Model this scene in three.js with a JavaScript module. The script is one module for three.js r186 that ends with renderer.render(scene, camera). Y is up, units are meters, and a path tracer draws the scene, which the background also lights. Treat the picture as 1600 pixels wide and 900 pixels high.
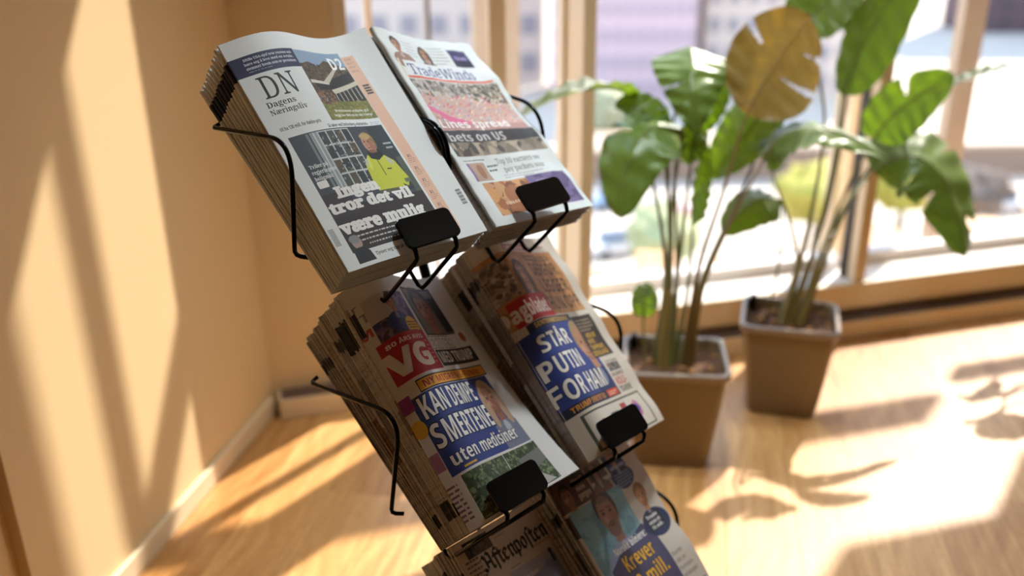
import * as THREE from 'three';
import { mergeGeometries, mergeVertices } from 'three/addons/utils/BufferGeometryUtils.js';
import { RoundedBoxGeometry } from 'three/addons/geometries/RoundedBoxGeometry.js';
import { ImprovedNoise } from 'three/addons/math/ImprovedNoise.js';

// ---------------------------------------------------------------- camera, sky, sun, exposure
const V = (x, y, z) => new THREE.Vector3(x, y, z), D2R = Math.PI / 180;
const scene = new THREE.Scene();
const renderer = new THREE.WebGLRenderer();
renderer.toneMapping = THREE.LinearToneMapping;
renderer.toneMappingExposure = 0.54;
renderer.shadowMap.enabled = true;

const FPX = 1450, EYE = V(0, 1.55, 0);
const camR = V(0.9999, -0.0104, 0.0042).normalize(), camU = V(0.0112, 0.927, -0.3749), camF = V(0, -0.3749, -0.9271).normalize();
camU.crossVectors(camR, camF).normalize();
const camera = new THREE.PerspectiveCamera(2 * Math.atan(450 / FPX) / D2R, 16 / 9, 0.05, 900);
camera.position.copy(EYE);
camera.quaternion.setFromRotationMatrix(new THREE.Matrix4().makeBasis(camR, camU, camF.clone().negate()));
camera.focus = 1.42;
camera.userData.fStop = 1.55;
scene.add(camera);

{ // a clear summer sky: pale at the horizon, bluer overhead
  const w = 8, h = 64, d = new Float32Array(w * h * 4);
  for (let y = 0; y < h; y++) {
    const e = Math.max(0, (y + 0.5) / h * 2 - 1), k = Math.pow(e, 0.55);
    for (let x = 0; x < w; x++) d.set([0.80 - 0.45 * k, 0.90 - 0.28 * k, 1.06 - 0.0 * k, 1], (y * w + x) * 4);
  }
  const t = new THREE.DataTexture(d, w, h, THREE.RGBAFormat, THREE.FloatType);
  t.mapping = THREE.EquirectangularReflectionMapping; t.magFilter = THREE.LinearFilter; t.needsUpdate = true;
  scene.background = t;
  scene.backgroundIntensity = 5;
}
const SUN_AZ = 37 * D2R, SUN_EL = 44.4 * D2R;
const sunDir = V(Math.sin(SUN_AZ) * Math.cos(SUN_EL), Math.sin(SUN_EL), -Math.cos(SUN_AZ) * Math.cos(SUN_EL));
const sun = new THREE.DirectionalLight(new THREE.Color(1, 0.93, 0.85), 22.5);
sun.name = 'sun';
sun.position.copy(sunDir).multiplyScalar(12); sun.target.position.set(1, 0, -2);
sun.position.add(sun.target.position);
sun.castShadow = true; sun.shadow.radius = 1.6; sun.shadow.mapSize.set(4096, 4096);
Object.assign(sun.shadow.camera, { left: -7, right: 7, top: 7, bottom: -7, near: 0.5, far: 40 });
scene.add(sun, sun.target);

// ---------------------------------------------------------------- helpers
let seed = 7;
const rnd = () => { seed = (seed + 0x6d2b79f5) | 0; let t = Math.imul(seed ^ (seed >>> 15), 1 | seed); t = (t + Math.imul(t ^ (t >>> 7), 61 | t)) ^ t; return ((t ^ (t >>> 14)) >>> 0) / 4294967296; };
const rr = (a, b) => a + (b - a) * rnd();
const perlin = new ImprovedNoise();
const noise = (x, y, z = 0) => perlin.noise(x, y, z);
const smooth = (a, b, x) => { const t = Math.min(1, Math.max(0, (x - a) / (b - a))); return t * t * (3 - 2 * t); };
const lerp = (a, b, t) => a + (b - a) * t;
const taken = new Map();
const numbered = (n) => { const k = taken.get(n) ?? 0; taken.set(n, k + 1); return k ? n + '_' + String(k).padStart(3, '0') : n; };
function mesh(name, geo, mat, parent) {
  const m = new THREE.Mesh(geo, mat); m.name = parent ? name : numbered(name);
  m.castShadow = m.receiveShadow = true; (parent ?? scene).add(m); return m;
}
function thing(name, label, category, group) {
  const g = new THREE.Group(); g.name = numbered(name); g.userData = { label, category }; if (group) g.userData.group = group; scene.add(g); return g;
}
function structure(o) { o.userData.kind = 'structure'; return o; }
function boxAt(x0, x1, y0, y1, z0, z1, r = 0) {
  const g = r ? new RoundedBoxGeometry(x1 - x0, y1 - y0, z1 - z0, 2, r) : new THREE.BoxGeometry(x1 - x0, y1 - y0, z1 - z0);
  g.translate((x0 + x1) / 2, (y0 + y1) / 2, (z0 + z1) / 2); return g;
}
// pixel of the photograph -> direction; then to a point on what the thing touches
const ray = (px, py) => camF.clone().addScaledVector(camR, (px - 800) / FPX).addScaledVector(camU, -(py - 450) / FPX);
const onLevel = (px, py, y = 0) => { const d = ray(px, py); return EYE.clone().addScaledVector(d, (y - EYE.y) / d.y); };
const atDepth = (px, py, z) => EYE.clone().addScaledVector(ray(px, py), z);
function roundedPath(pts, r) {
  const path = new THREE.CurvePath(); let last = pts[0];
  for (let i = 1; i < pts.length - 1; i++) {
    const p = pts[i], a = pts[i - 1].clone().sub(p), b = pts[i + 1].clone().sub(p), rad = Math.min(Array.isArray(r) ? r[i] : r, a.length() * 0.49, b.length() * 0.49);
    const s = p.clone().addScaledVector(a.normalize(), rad), e = p.clone().addScaledVector(b.normalize(), rad);
    path.add(new THREE.LineCurve3(last, s)); path.add(new THREE.QuadraticBezierCurve3(s, p, e)); last = e;
  }
  path.add(new THREE.LineCurve3(last, pts[pts.length - 1])); return path;
}
const wire = (pts, rad, r = 0.02, seg = 64) => new THREE.TubeGeometry(roundedPath(pts, r), seg, rad, 8, false);
function canvas(w, h, draw) { const c = document.createElement('canvas'); c.width = w; c.height = h; const x = c.getContext('2d'); draw(x, w, h); return c; }
function tex(c, srgb = true, repeat) {
  const t = new THREE.CanvasTexture(c); if (srgb) t.colorSpace = THREE.SRGBColorSpace; t.magFilter = THREE.LinearFilter;
  if (repeat) { t.wrapS = t.wrapT = THREE.RepeatWrapping; t.repeat.set(...repeat); } return t;
}
const std = (color, roughness = 0.7, extra = {}) => new THREE.MeshStandardMaterial({ color: new THREE.Color(color), roughness, ...extra });

// ---------------------------------------------------------------- materials of the room
const plaster = (() => {
  const n = 256, d = new Uint8Array(n * n * 4);
  for (let y = 0; y < n; y++) for (let x = 0; x < n; x++) {
    const v = 128 + 60 * noise(x / 6, y / 6, 1.5) + 50 * noise(x / 2.5, y / 2.5, 7.5) + 20 * (rnd() - 0.5);
    d.set([v, v, v, 255], (y * n + x) * 4);
  }
  const t = new THREE.DataTexture(d, n, n); t.wrapS = t.wrapT = THREE.RepeatWrapping; t.magFilter = THREE.LinearFilter; t.needsUpdate = true; return t;
})();
const bumpOf = (rx, ry) => { const t = plaster.clone(); t.repeat.set(rx, ry); t.needsUpdate = true; return t; };
const M = {
  wall: std('#ddc091', 0.88, { bumpMap: bumpOf(14, 8), bumpScale: 0.0006 }),
  ceiling: std('#b3a898', 0.95),
  skirting: std('#dcc6a2', 0.5),
  frame: std('#dcc6a2', 0.45),
  sill: std('#e8dfd6', 0.4),
  gasket: std('#2a231c', 0.6),
  slot: std('#5a4438', 0.6),  // dark brown standing for the shade on the skirting top
  glass: new THREE.MeshPhysicalMaterial({ color: '#ffffff', transmission: 1, roughness: 0, thickness: 0, ior: 1.45 }),
  black: new THREE.MeshPhysicalMaterial({ color: '#040404', roughness: 0.2, specularIntensity: 0.3 }),
  steel: std('#6f6256', 0.5, { metalness: 0.3 }),
  fin: std('#bba48c', 0.6),
};
M.subfloor = std('#8a6a45', 0.9);

// ---------------------------------------------------------------- the room shell
const A = V(-0.809, 0, -2.755), WIN_ROT = 15.5 * D2R, LEFT_ROT = -100.9 * D2R, CEIL = 3.1, HEAD = 2.81, SILL = 0.207;
const wd = V(Math.cos(WIN_ROT), 0, -Math.sin(WIN_ROT)), inward = V(Math.sin(WIN_ROT), 0, Math.cos(WIN_ROT)), ld = V(Math.cos(LEFT_ROT), 0, -Math.sin(LEFT_ROT));
const onWin = (o) => { o.position.copy(A); o.rotation.y = WIN_ROT; return o; };      // local x: along the window wall, z: into the room
const onLeft = (o) => { o.position.copy(A); o.rotation.y = LEFT_ROT; return o; };    // local x: along the left wall towards the camera, -z: into the room
const winPoint = (s, y, d) => A.clone().addScaledVector(wd, s).addScaledVector(inward, -d).setY(y);
const rayWin = (px, py, d) => {   // where the line of sight meets the plane d metres outside the window wall: (s, y)
  const r = ray(px, py), t = (A.clone().addScaledVector(inward, -d).sub(EYE)).dot(inward) / r.dot(inward), p = EYE.clone().addScaledVector(r, t);
  return [p.clone().sub(A).dot(wd), p.y];
};
const REL = 52.5 * D2R, PROFILE = Math.tan(SUN_EL) / Math.cos(REL);
const towardsSun = (s, h, d) => [s + d * Math.tan(REL), h + d * PROFILE];

const B = A.clone().addScaledVector(ld, 8), Dr = A.clone().addScaledVector(wd, 7), Er = Dr.clone().addScaledVector(inward, 8);
const plan = (grow) => { const c = [A, B, Er, Dr], m = V(2, 0, -1); return c.map((p) => p.clone().sub(m).multiplyScalar(grow).add(m)); };
function slab(poly, y0, y1) {
  const s = new THREE.Shape(poly.map((p) => new THREE.Vector2(p.x, -p.z)));
  const g = new THREE.ExtrudeGeometry(s, { depth: y1 - y0, bevelEnabled: false }); g.rotateX(-Math.PI / 2); g.translate(0, y0, 0); return g;
}
const floor = structure(mesh('floor', slab(plan(1.07), -0.25, -0.012), M.subfloor));
structure(mesh('ceiling', slab(plan(1.07), CEIL, CEIL + 0.2), M.ceiling));
structure(onLeft(mesh('wall_left', boxAt(-0.2, 1.17, 0, CEIL, 0, 0.2), M.wall)));
structure(onLeft(mesh('wall_left_return', boxAt(1.17, 8.2, 0, CEIL, 0.03, 0.23), M.wall)));

{ // oak-look planks, laid along the left wall
  const faces = [];
  for (let k = 0; k < 4; k++) faces.push(tex(canvas(128, 1024, (x, w, h) => {
    const base = [[188, 138, 82], [195, 147, 90], [179, 129, 74], [191, 142, 86]][k], im = x.createImageData(w, h);
    for (let j = 0; j < h; j++) for (let i = 0; i < w; i++) {
      const g = noise(i / 9 + k * 31, j / 260, k * 3.1) * 16 + noise(i / 3 + k * 7, j / 90, 9 + k) * 12 + noise(i / 22 + 3 * noise(j / 200, k), j / 340, 4.4 + k) * 18 + (rnd() - 0.5) * 7;
      const pore = noise(i / 1.5, j / 26, 20 + k) > 0.38 ? -16 : 0;
      for (let c = 0; c < 3; c++) im.data[(j * w + i) * 4 + c] = base[c] + (g + pore) * [1, 1, 0.92][c];
      im.data[(j * w + i) * 4 + 3] = 255;
    }
    x.putImageData(im, 0, 0);
  })));
  const mats = faces.map((t) => new THREE.MeshStandardMaterial({ map: t, roughness: 0.42 }));
  const W = 0.188, L = 1.28, geos = [1, 0.62, 0.36].map((k) => {
    const g = new THREE.BoxGeometry(L * k - 0.0012, 0.012, W - 0.0012), uv = g.attributes.uv, p = g.attributes.position;
    for (let i = 0; i < p.count; i++) uv.setXY(i, p.getZ(i) / W + 0.5, (p.getX(i) / L + 0.5));
    return g;
  });
  const wideP = plan(1.0).map((p) => [p.clone().sub(A).dot(ld), p.clone().sub(A).dot(V(ld.z, 0, -ld.x))]);
  const inside = (x, y) => { let c = false; for (let i = 0, j = 3; i < 4; j = i++) { const [xi, yi] = wideP[i], [xj, yj] = wideP[j]; if ((yi > y) !== (yj > y) && x < (xj - xi) * (y - yi) / (yj - yi) + xi) c = !c; } return c; };
  const across = V(ld.z, 0, -ld.x);   // to the right of the left wall
  const far = [], q = new THREE.Quaternion().setFromAxisAngle(V(0, 1, 0), LEFT_ROT);
  for (let r = 0; r < 46; r++) {
    let x = -3.2 - rr(0, L);
    while (x < 8.4) {
      const cx = x + L / 2, cy = (r + 0.5) * W - 0.02, p = A.clone().addScaledVector(ld, cx).addScaledVector(across, cy).setY(-0.006);
      const any = [-0.5, 0, 0.5].some((k) => inside(cx + k * L, cy));
      if (any) {
        const rel = p.clone().sub(EYE), z = rel.dot(camF), u = 800 + FPX * rel.dot(camR) / Math.max(z, 0.1), v = 450 - FPX * rel.dot(camU) / Math.max(z, 0.1);
        const near = z > 0.6 && u > -500 && u < 2100 && v > 200 && v < 1800;
        if (near) { const m = mesh('plank', geos[0], mats[(r * 3 + Math.floor(rnd() * 4)) % 4], floor); m.position.copy(p); m.quaternion.copy(q); }
        else { const g = geos[0].clone(); g.applyQuaternion(q); g.translate(p.x, p.y, p.z); far.push(g); }
      }
      x += L;
    }
  }
  const rest = mesh('plank_rest', mergeGeometries(far), mats[0], floor); rest.userData.kind = 'stuff';
}

// window wall: solid end, parapet, lintel
structure(onWin(mesh('wall_window', mergeGeometries([boxAt(-0.1, 0.294, 0, CEIL, -0.3, 0), boxAt(0.294, 7.1, HEAD, CEIL, -0.3, 0), boxAt(0.294, 7.1, 0, SILL - 0.03, -0.3, -0.02)]), M.wall)));
const sillBoard = structure(onWin(mesh('window_sill', boxAt(0.294, 7.1, SILL - 0.03, SILL, -0.34, 0.0, 0.004), M.sill)));
structure(onWin(mesh('trim_1', boxAt(0.294, 7.0, 0.1, SILL - 0.001, -0.019, 0.018, 0.004), M.frame)));
const skirt = structure(onWin(mesh('baseboard_window', boxAt(0.02, 7.0, 0.0, 0.072, 0.001, 0.075, 0.004), M.frame)));
mesh('shade_strip', boxAt(0.03, 6.99, 0.0715, 0.0765, 0.004, 0.07), M.slot, skirt);  // dark strip: shade of the ledge top put into its colour
structure(onLeft(mesh('baseboard_left', boxAt(0.02, 1.168, 0, 0.062, -0.016, -0.0005, 0.003), M.skirting)));
structure(onWin(mesh('trim_2', boxAt(0.294, 0.34, SILL, HEAD, -0.22, 0.004, 0.003), M.frame)));   // left window jamb
const bay = (n, s0, s1, bars) => {
  const w = new THREE.Group(); w.name = 'window_' + n; structure(w); scene.add(w); onWin(w);
  const z0 = -0.235, z1 = -0.165;
  mesh('bottom_rail', boxAt(s0, s1, SILL, SILL + 0.045, z0, z1, 0.004), M.sill, w);
  mesh('top_rail', boxAt(s0, s1, HEAD - 0.05, HEAD, z0, z1, 0.004), M.frame, w);
  mesh('stile', boxAt(s0, s0 + 0.012, SILL + 0.045, HEAD - 0.05, z0, z1, 0.004), M.frame, w);
  mesh('stile', boxAt(s1 - 0.012, s1, SILL + 0.045, HEAD - 0.05, z0, z1, 0.004), M.frame, w);
  for (const [a, b] of bars) mesh('mullion', boxAt(a, b, SILL + 0.045, HEAD - 0.05, -0.222, -0.2, 0.004), M.frame, w);
  const cuts = [s0 + 0.012, ...bars.flat(), s1 - 0.012];
  for (let i = 0; i < cuts.length; i += 2) mesh('pane', boxAt(cuts[i], cuts[i + 1], SILL + 0.045, HEAD - 0.05, -0.212, -0.208), M.glass, w);
};
const post = (n, s0, s1, deep = 0.25) => {
  const p = structure(onWin(mesh('trim_' + n, boxAt(s0, s1, SILL, HEAD, -deep, 0.004, 0.004), M.frame)));
  mesh('gasket', boxAt(s0 - 0.006, s0, SILL, HEAD, -deep, -deep + 0.04), M.gasket, p);
};
bay(1, 0.34, 1.085, [[0.825, 0.885]]); post(3, 1.085, 1.13);
bay(2, 1.13, 2.215, []); post(4, 2.215, 2.265, 0.085);
bay(3, 2.265, 4.1, []); post(5, 4.1, 4.15);
bay(4, 4.15, 5.5, []); post(6, 5.5, 5.55);
bay(5, 5.55, 6.95, []);
// the far side of the room, out of the frame: plain walls
const wallBetween = (name, p, q) => {
  const d = q.clone().sub(p), w = structure(mesh(name, boxAt(-0.2, d.length() + 0.2, 0, CEIL, 0, 0.2), M.wall)); w.position.copy(p); w.rotation.y = Math.atan2(-d.z, d.x);
};
wallBetween('wall_back', Er, B);
wallBetween('wall_right', Dr, Er);

// cool white downlights in the ceiling; their small reflections show on the black wires of the rack
for (const [x, z, where, cd] of [[1.62, -1.75, 'above the plants', 5], [0.3, -1.95, 'behind the newspaper rack', 26], [0.95, -2.35, 'in front of the middle window', 17], [1.9, 0.1, 'in the middle of the room', 5], [3.4, -1.3, 'beside the right windows', 8]]) {
  const t = thing('ceiling_lamp', 'round recessed ceiling downlight ' + where, 'lamp', 'ceiling downlights'); t.position.set(x, CEIL, z);
  mesh('housing', new THREE.TorusGeometry(0.085, 0.012, 10, 32).rotateX(Math.PI / 2).translate(0, -0.004, 0), M.sill, t);
  mesh('lamp_diffuser', new THREE.CylinderGeometry(0.08, 0.08, 0.006, 32).translate(0, -0.004, 0), std('#ffffff', 0.5, { emissive: new THREE.Color(0.83, 0.95, 1), emissiveIntensity: 12 }), t);
  const l = new THREE.SpotLight(new THREE.Color(0.83, 0.95, 1), cd, 0, 0.74, 0.8, 2); l.name = 'ceiling_lamp'; l.position.set(0, -0.02, 0); l.target.position.set(0, -3, 0); l.castShadow = true; l.shadow.radius = 4; t.add(l, l.target);
}

// ---------------------------------------------------------------- outside the window: steel canopy beams, posts, the city below
{
  const beam = (name, label, s0, s1, h0, h1, d, dz, mat) => { // placed where its shadow falls: s, h are where the sun's rays cross the window wall
    const [a, y0] = towardsSun(s0, h0, d), [b] = towardsSun(s1, h0, d), [, y1] = towardsSun(s1, h1, d);
    const m = onWin(mesh(name, boxAt(a, b, y0, y1, -d - dz, -d + dz, 0.01), mat)); m.userData = { label, category: 'beam', kind: 'structure' }; return m;
  };
  beam('canopy_beam', 'long beige steel beam outside above the window', -1.2, 2.0, 1.02, 1.22, 1.0, 0.02, M.fin);
  beam('canopy_beam', 'short beige steel beam outside above the middle window', 2.0, 2.93, 0.89, 1.11, 1.0, 0.02, M.fin);
  beam('canopy_beam', 'thin beige steel beam outside above the right window', 2.93, 7, 0.64, 0.78, 1.0, 0.02, M.fin);
  beam('added_shade_panel', 'added beige shade panel outside above the right window', 2.95, 4.9, 1.9, 2.9, 0.7, 0.02, M.fin);  // unseen panel, added to cast the shade on the floor at right
  beam('added_shade_panel', 'small added beige shade flap outside beside the larger panel', 3.42, 4.9, 1.5, 1.9, 0.7, 0.02, M.fin);  // second added panel, carries that floor shade further right
  const upright = (px0, px1, py, d, name, label, mat) => {
    const [a] = rayWin(px0, py, d), [b] = rayWin(px1, py, d);
    const m = onWin(mesh(name, boxAt(a, b, -0.3, 1.5, -d - 0.06, -d, 0.004), mat)); m.userData = { label, category: 'post' };
  };
  upright(1487, 1521, 150, 0.8, 'facade_fin', 'beige facade fin outside the right window pane', M.fin);
  upright(570, 581, 20, 0.7, 'facade_post', 'thin brown post outside beside the window jamb', M.fin);
  upright(738, 812, 20, 2.5, 'facade_column', 'wide beige column outside the left window pane', M.fin);
  upright(666, 672, 20, 0.9, 'facade_post', 'thin dark steel post outside the left window pane', M.steel);
}
const GROUND = -20;
{
  const out = (px, py, y = GROUND) => onLevel(px, py, y);
  const g = mesh('street_ground', new THREE.BoxGeometry(700, 1, 700), std('#c8b8a6', 0.95)); g.position.set(0, GROUND - 0.5, -200); structure(g);
  const facade = (name, label, pxL, pxR, py, height, wall, glassC, cols, storey) => {
    const a = out(pxL, py), b = out(pxR, py), d = b.clone().sub(a), L = d.length();
    const t = thing(name, label, 'building'); t.position.copy(a); t.rotation.y = Math.atan2(-d.z, d.x);
    mesh('wall', boxAt(0, L, 0, height, -14, 0), wall, t);
    const rows = Math.floor(height / storey), gw = boxAt(0, L / cols * 0.55, 0, storey * 0.5, 0, 0.12);
    for (let r = 0; r < rows; r++) for (let c = 0; c < cols; c++) { const w = mesh('window', gw, glassC, t); w.position.set(L / cols * (c + 0.22), storey * (r + 0.3), 0); }
  };
  const lav = std('#cdb2b4', 0.8), lavGlass = std('#ab9aa2', 0.5), pale = std('#cdbcae', 0.8), paleGlass = std('#938b8e', 0.5), dark = std('#5a474c', 0.8), darkGlass = std('#3d3439', 0.5);
  facade('office_building', 'tall lavender office building with rows of windows', 860, 1082, 160, 26, lav, lavGlass, 12, 3.1);
  facade('apartment_building', 'pale apartment building beyond the plants', 1095, 1380, 150, 24, pale, paleGlass, 10, 3.4);
  facade('apartment_building', 'pale stone building beyond the left window pane', 440, 850, 130, 24, pale, paleGlass, 9, 5);
  facade('brick_building', 'dark mauve building behind the facade fin', 1510, 1900, 52, 40, dark, darkGlass, 10, 3.2);
  const slabB = (name, label, pxL, pyL, pxR, pyR, height, depth, mat) => {
    const a = out(pxL, pyL), b = out(pxR, pyR), d = b.clone().sub(a), L = d.length(), t = thing(name, label, 'building'); t.position.copy(a); t.rotation.y = Math.atan2(-d.z, d.x);
    mesh('wall', boxAt(0, L, 0, height - 0.4, -depth, 0), mat, t); mesh('roof', boxAt(-0.3, L + 0.3, height - 0.4, height, -depth - 0.3, 0.3, 0.05), M.fin, t);
  };
  slabB('station_hall', 'long low beige hall across the street below', 880, 285, 1700, 272, 2.9, 6, std('#8f7866', 0.8));
  // cars on the street
  const carAt = (px, py, turn, col, label) => {
    const t = thing('car', label, 'car', 'cars on the street below'), p = out(px, py); t.position.copy(p); t.rotation.y = turn;
    mesh('body', boxAt(-2.1, 2.1, 0.35, 0.95, -0.9, 0.9, 0.15), std(col, 0.3), t);
    mesh('cabin', boxAt(-1.2, 1.0, 0.9, 1.5, -0.8, 0.8, 0.2), std('#5d6a78', 0.2), t);
    for (const [x, z] of [[-1.3, -0.85], [-1.3, 0.85], [1.3, -0.85], [1.3, 0.85]]) { const w = mesh('wheel', new THREE.CylinderGeometry(0.34, 0.34, 0.2, 14).rotateX(Math.PI / 2), M.gasket, t); w.position.set(x, 0.34, z); }
  };
  carAt(965, 395, 0.3, '#e8e4e0', 'white car on the street below'); carAt(1035, 345, 0.3, '#c98f8f', 'red car on the street below');
  carAt(960, 322, 0.3, '#9fb6cc', 'blue car on the street below'); carAt(1560, 330, 0.2, '#ded8d2', 'light grey car on the street below');
  // round street trees
  const treeAt = (px, py, r, h, col, label) => {
    const t = thing('street_tree', label, 'tree', 'street trees below the window'), p = out(px, py); t.position.copy(p);
    const geo = mergeVertices(new THREE.IcosahedronGeometry(r, 4).deleteAttribute('uv').deleteAttribute('normal')), q = geo.attributes.position;
    for (let i = 0; i < q.count; i++) { const v = V().fromBufferAttribute(q, i), k = 1 + 0.5 * noise(v.x * 0.9 + px, v.y * 0.9, v.z * 0.9) + 0.12 * noise(v.x * 2.3, v.y * 2.3, v.z * 2.3 + px); q.setXYZ(i, v.x * k, v.y * k * 0.75, v.z * k); }
    geo.computeVertexNormals();
    const c = mesh('crown', geo, std(col, 0.9), t); c.position.y = h;
    mesh('trunk', new THREE.CylinderGeometry(0.2, 0.3, h, 8).translate(0, h / 2, 0), std('#6d5844', 0.9), t);
  };
  treeAt(1270, 395, 2.6, 4.2, '#a89c42', 'round pale green tree between the two plants'); treeAt(1400, 385, 2.4, 4.5, '#aaa045', 'round pale green tree behind the right window post');
  treeAt(945, 232, 3.2, 3.4, '#a3a07c', 'grey-green tree in front of the lavender building');
  treeAt(1030, 440, 2.2, 3.2, '#a8a878', 'small green tree at the near pavement');
  treeAt(1690, 420, 2.2, 4, '#5f544d', 'brownish tree below the right window pane'); treeAt(1515, 372, 2.0, 3.6, '#6b6056', 'grey-brown tree below the facade fin');
}
// ---------------------------------------------------------------- newspaper front pages (flat print)
const PW = 1024, PH = 1536;
function txt(x, s, u, v, w, h, o = {}) {   // fits the text into the box (u, v, w, h) of the page, v at its top
  x.save(); x.font = `${o.b === false ? '' : 'bold '}100px ${o.f ?? 'sans-serif'}`; x.textBaseline = 'alphabetic';
  const m = x.measureText(s), tw = m.width, th = m.actualBoundingBoxAscent + (o.desc ? m.actualBoundingBoxDescent : 0);
  x.translate(u * PW, (v + h) * PH); if (o.rot) x.rotate(o.rot);
  x.scale(w * PW / tw, h * PH / th);
  if (o.stroke) { x.strokeStyle = o.stroke; x.lineWidth = o.lw ?? 10; x.lineJoin = 'round'; x.strokeText(s, 0, 0); }
  x.fillStyle = o.c ?? '#111'; x.fillText(s, 0, 0); x.restore();
}
const rect = (x, u, v, w, h, c) => { x.fillStyle = c; x.fillRect(u * PW, v * PH, w * PW, h * PH); };
const poly = (x, pts, c) => { x.fillStyle = c; x.beginPath(); pts.forEach(([u, v], i) => x[i ? 'lineTo' : 'moveTo'](u * PW, v * PH)); x.closePath(); x.fill(); };
const oval = (x, u, v, a, b, c, rot = 0) => { x.fillStyle = c; x.beginPath(); x.ellipse(u * PW, v * PH, a * PW, b * PH, rot, 0, 7); x.fill(); };
function lines(x, u, v, w, n, gap, c = '#555', t = 0.0022) { for (let i = 0; i < n; i++) { let p = u; while (p < u + w * (i === n - 1 ? 0.7 : 1)) { const l = rr(0.008, 0.03); rect(x, p, v + i * gap, Math.min(l, u + w - p), t, c); p += l + 0.006; } } }
function clip(x, u, v, w, h, f) { x.save(); x.beginPath(); x.rect(u * PW, v * PH, w * PW, h * PH); x.clip(); f(); x.restore(); }
function speckle(x, u, v, w, h, cols, n, s0, s1, stretch = 1) { clip(x, u, v, w, h, () => { for (let i = 0; i < n; i++) oval(x, u + rnd() * w, v + rnd() * h, rr(s0, s1) * stretch, rr(s0, s1) * 0.66, cols[Math.floor(rnd() * cols.length)], rr(-0.5, 0.5)); }); }
function head(x, u, v, s, skin, hair, cloth, o = {}) {   // a plain printed portrait: head of width s at (u, v), shoulders below
  const k = PW / PH;
  oval(x, u, v + s * 1.75 * k, s * 1.35, s * 0.85 * k, cloth); rect(x, u - s * 0.24, v + s * 0.35 * k, s * 0.48, s * 0.6 * k, o.neck ?? skin);
  oval(x, u, v - s * 0.16 * k, s * 0.56, s * 0.66 * k, hair); oval(x, u + (o.turn ?? 0) * s * 0.12, v + s * 0.06 * k, s * 0.45, s * 0.62 * k, skin);
  if (o.long) { oval(x, u - s * 0.5, v + s * 0.4 * k, s * 0.22, s * 0.8 * k, hair); oval(x, u + s * 0.5, v + s * 0.4 * k, s * 0.22, s * 0.8 * k, hair); }
  x.save(); x.beginPath(); x.ellipse((u + (o.turn ?? 0) * s * 0.12) * PW, (v + s * 0.06 * k) * PH, s * 0.45 * PW, s * 0.62 * k * PH, 0, 0, 7); x.clip();
  x.globalAlpha = 0.45; oval(x, u + s * 0.42, v + s * 0.1 * k, s * 0.34, s * 0.7 * k, o.shade ?? '#8a5a44'); oval(x, u, v - s * 0.58 * k, s * 0.5, s * 0.26 * k, hair); x.globalAlpha = 0.25; oval(x, u - s * 0.2, v + s * 0.2 * k, s * 0.14, s * 0.12 * k, '#f0c8b0'); oval(x, u, v + s * 0.62 * k, s * 0.4, s * 0.14 * k, '#5a3a2c'); x.restore();
  x.save(); x.globalAlpha = 0.5; oval(x, u - s * 0.44, v + s * 0.08 * k, s * 0.06, s * 0.13 * k, skin); oval(x, u, v + s * 1.25 * k, s * 0.2, s * 0.3 * k, '#dcd6d0'); x.restore();
  const e = o.dark ?? '#3a2a22', t = (o.turn ?? 0) * s * 0.2;
  for (const d of [-1, 1]) { oval(x, u + t + d * s * 0.19, v - s * 0.02 * k, s * 0.075, s * 0.045 * k, e); rect(x, u + t + d * s * 0.19 - s * 0.1, v - s * 0.15 * k, s * 0.2, s * 0.04 * k, o.brow ?? hair); }
  poly(x, [[u + t - s * 0.03, v], [u + t + s * 0.08, v + s * 0.22 * k], [u + t - s * 0.07, v + s * 0.22 * k]], o.shade ?? '#a87556');
  rect(x, u + t - s * 0.14, v + s * 0.37 * k, s * 0.28, s * 0.045 * k, o.lip ?? '#8a4a40');
  if (o.beard) { oval(x, u + t, v + s * 0.52 * k, s * 0.34, s * 0.26 * k, o.beard); rect(x, u + t - s * 0.12, v + s * 0.38 * k, s * 0.24, s * 0.04 * k, '#6a3a34'); }
}
const page = (bg, draw) => tex(canvas(PW, PH, (x) => {
  x.fillStyle = bg; x.fillRect(0, 0, PW, PH); draw(x);
  const im = x.getImageData(0, 0, PW, PH), d = im.data;   // newsprint fibre
  for (let i = 0; i < d.length; i += 4) { const n = (rnd() - 0.5) * 9; d[i] += n; d[i + 1] += n; d[i + 2] += n; }
  x.putImageData(im, 0, 0);
}));
const PAGES = {};
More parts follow.
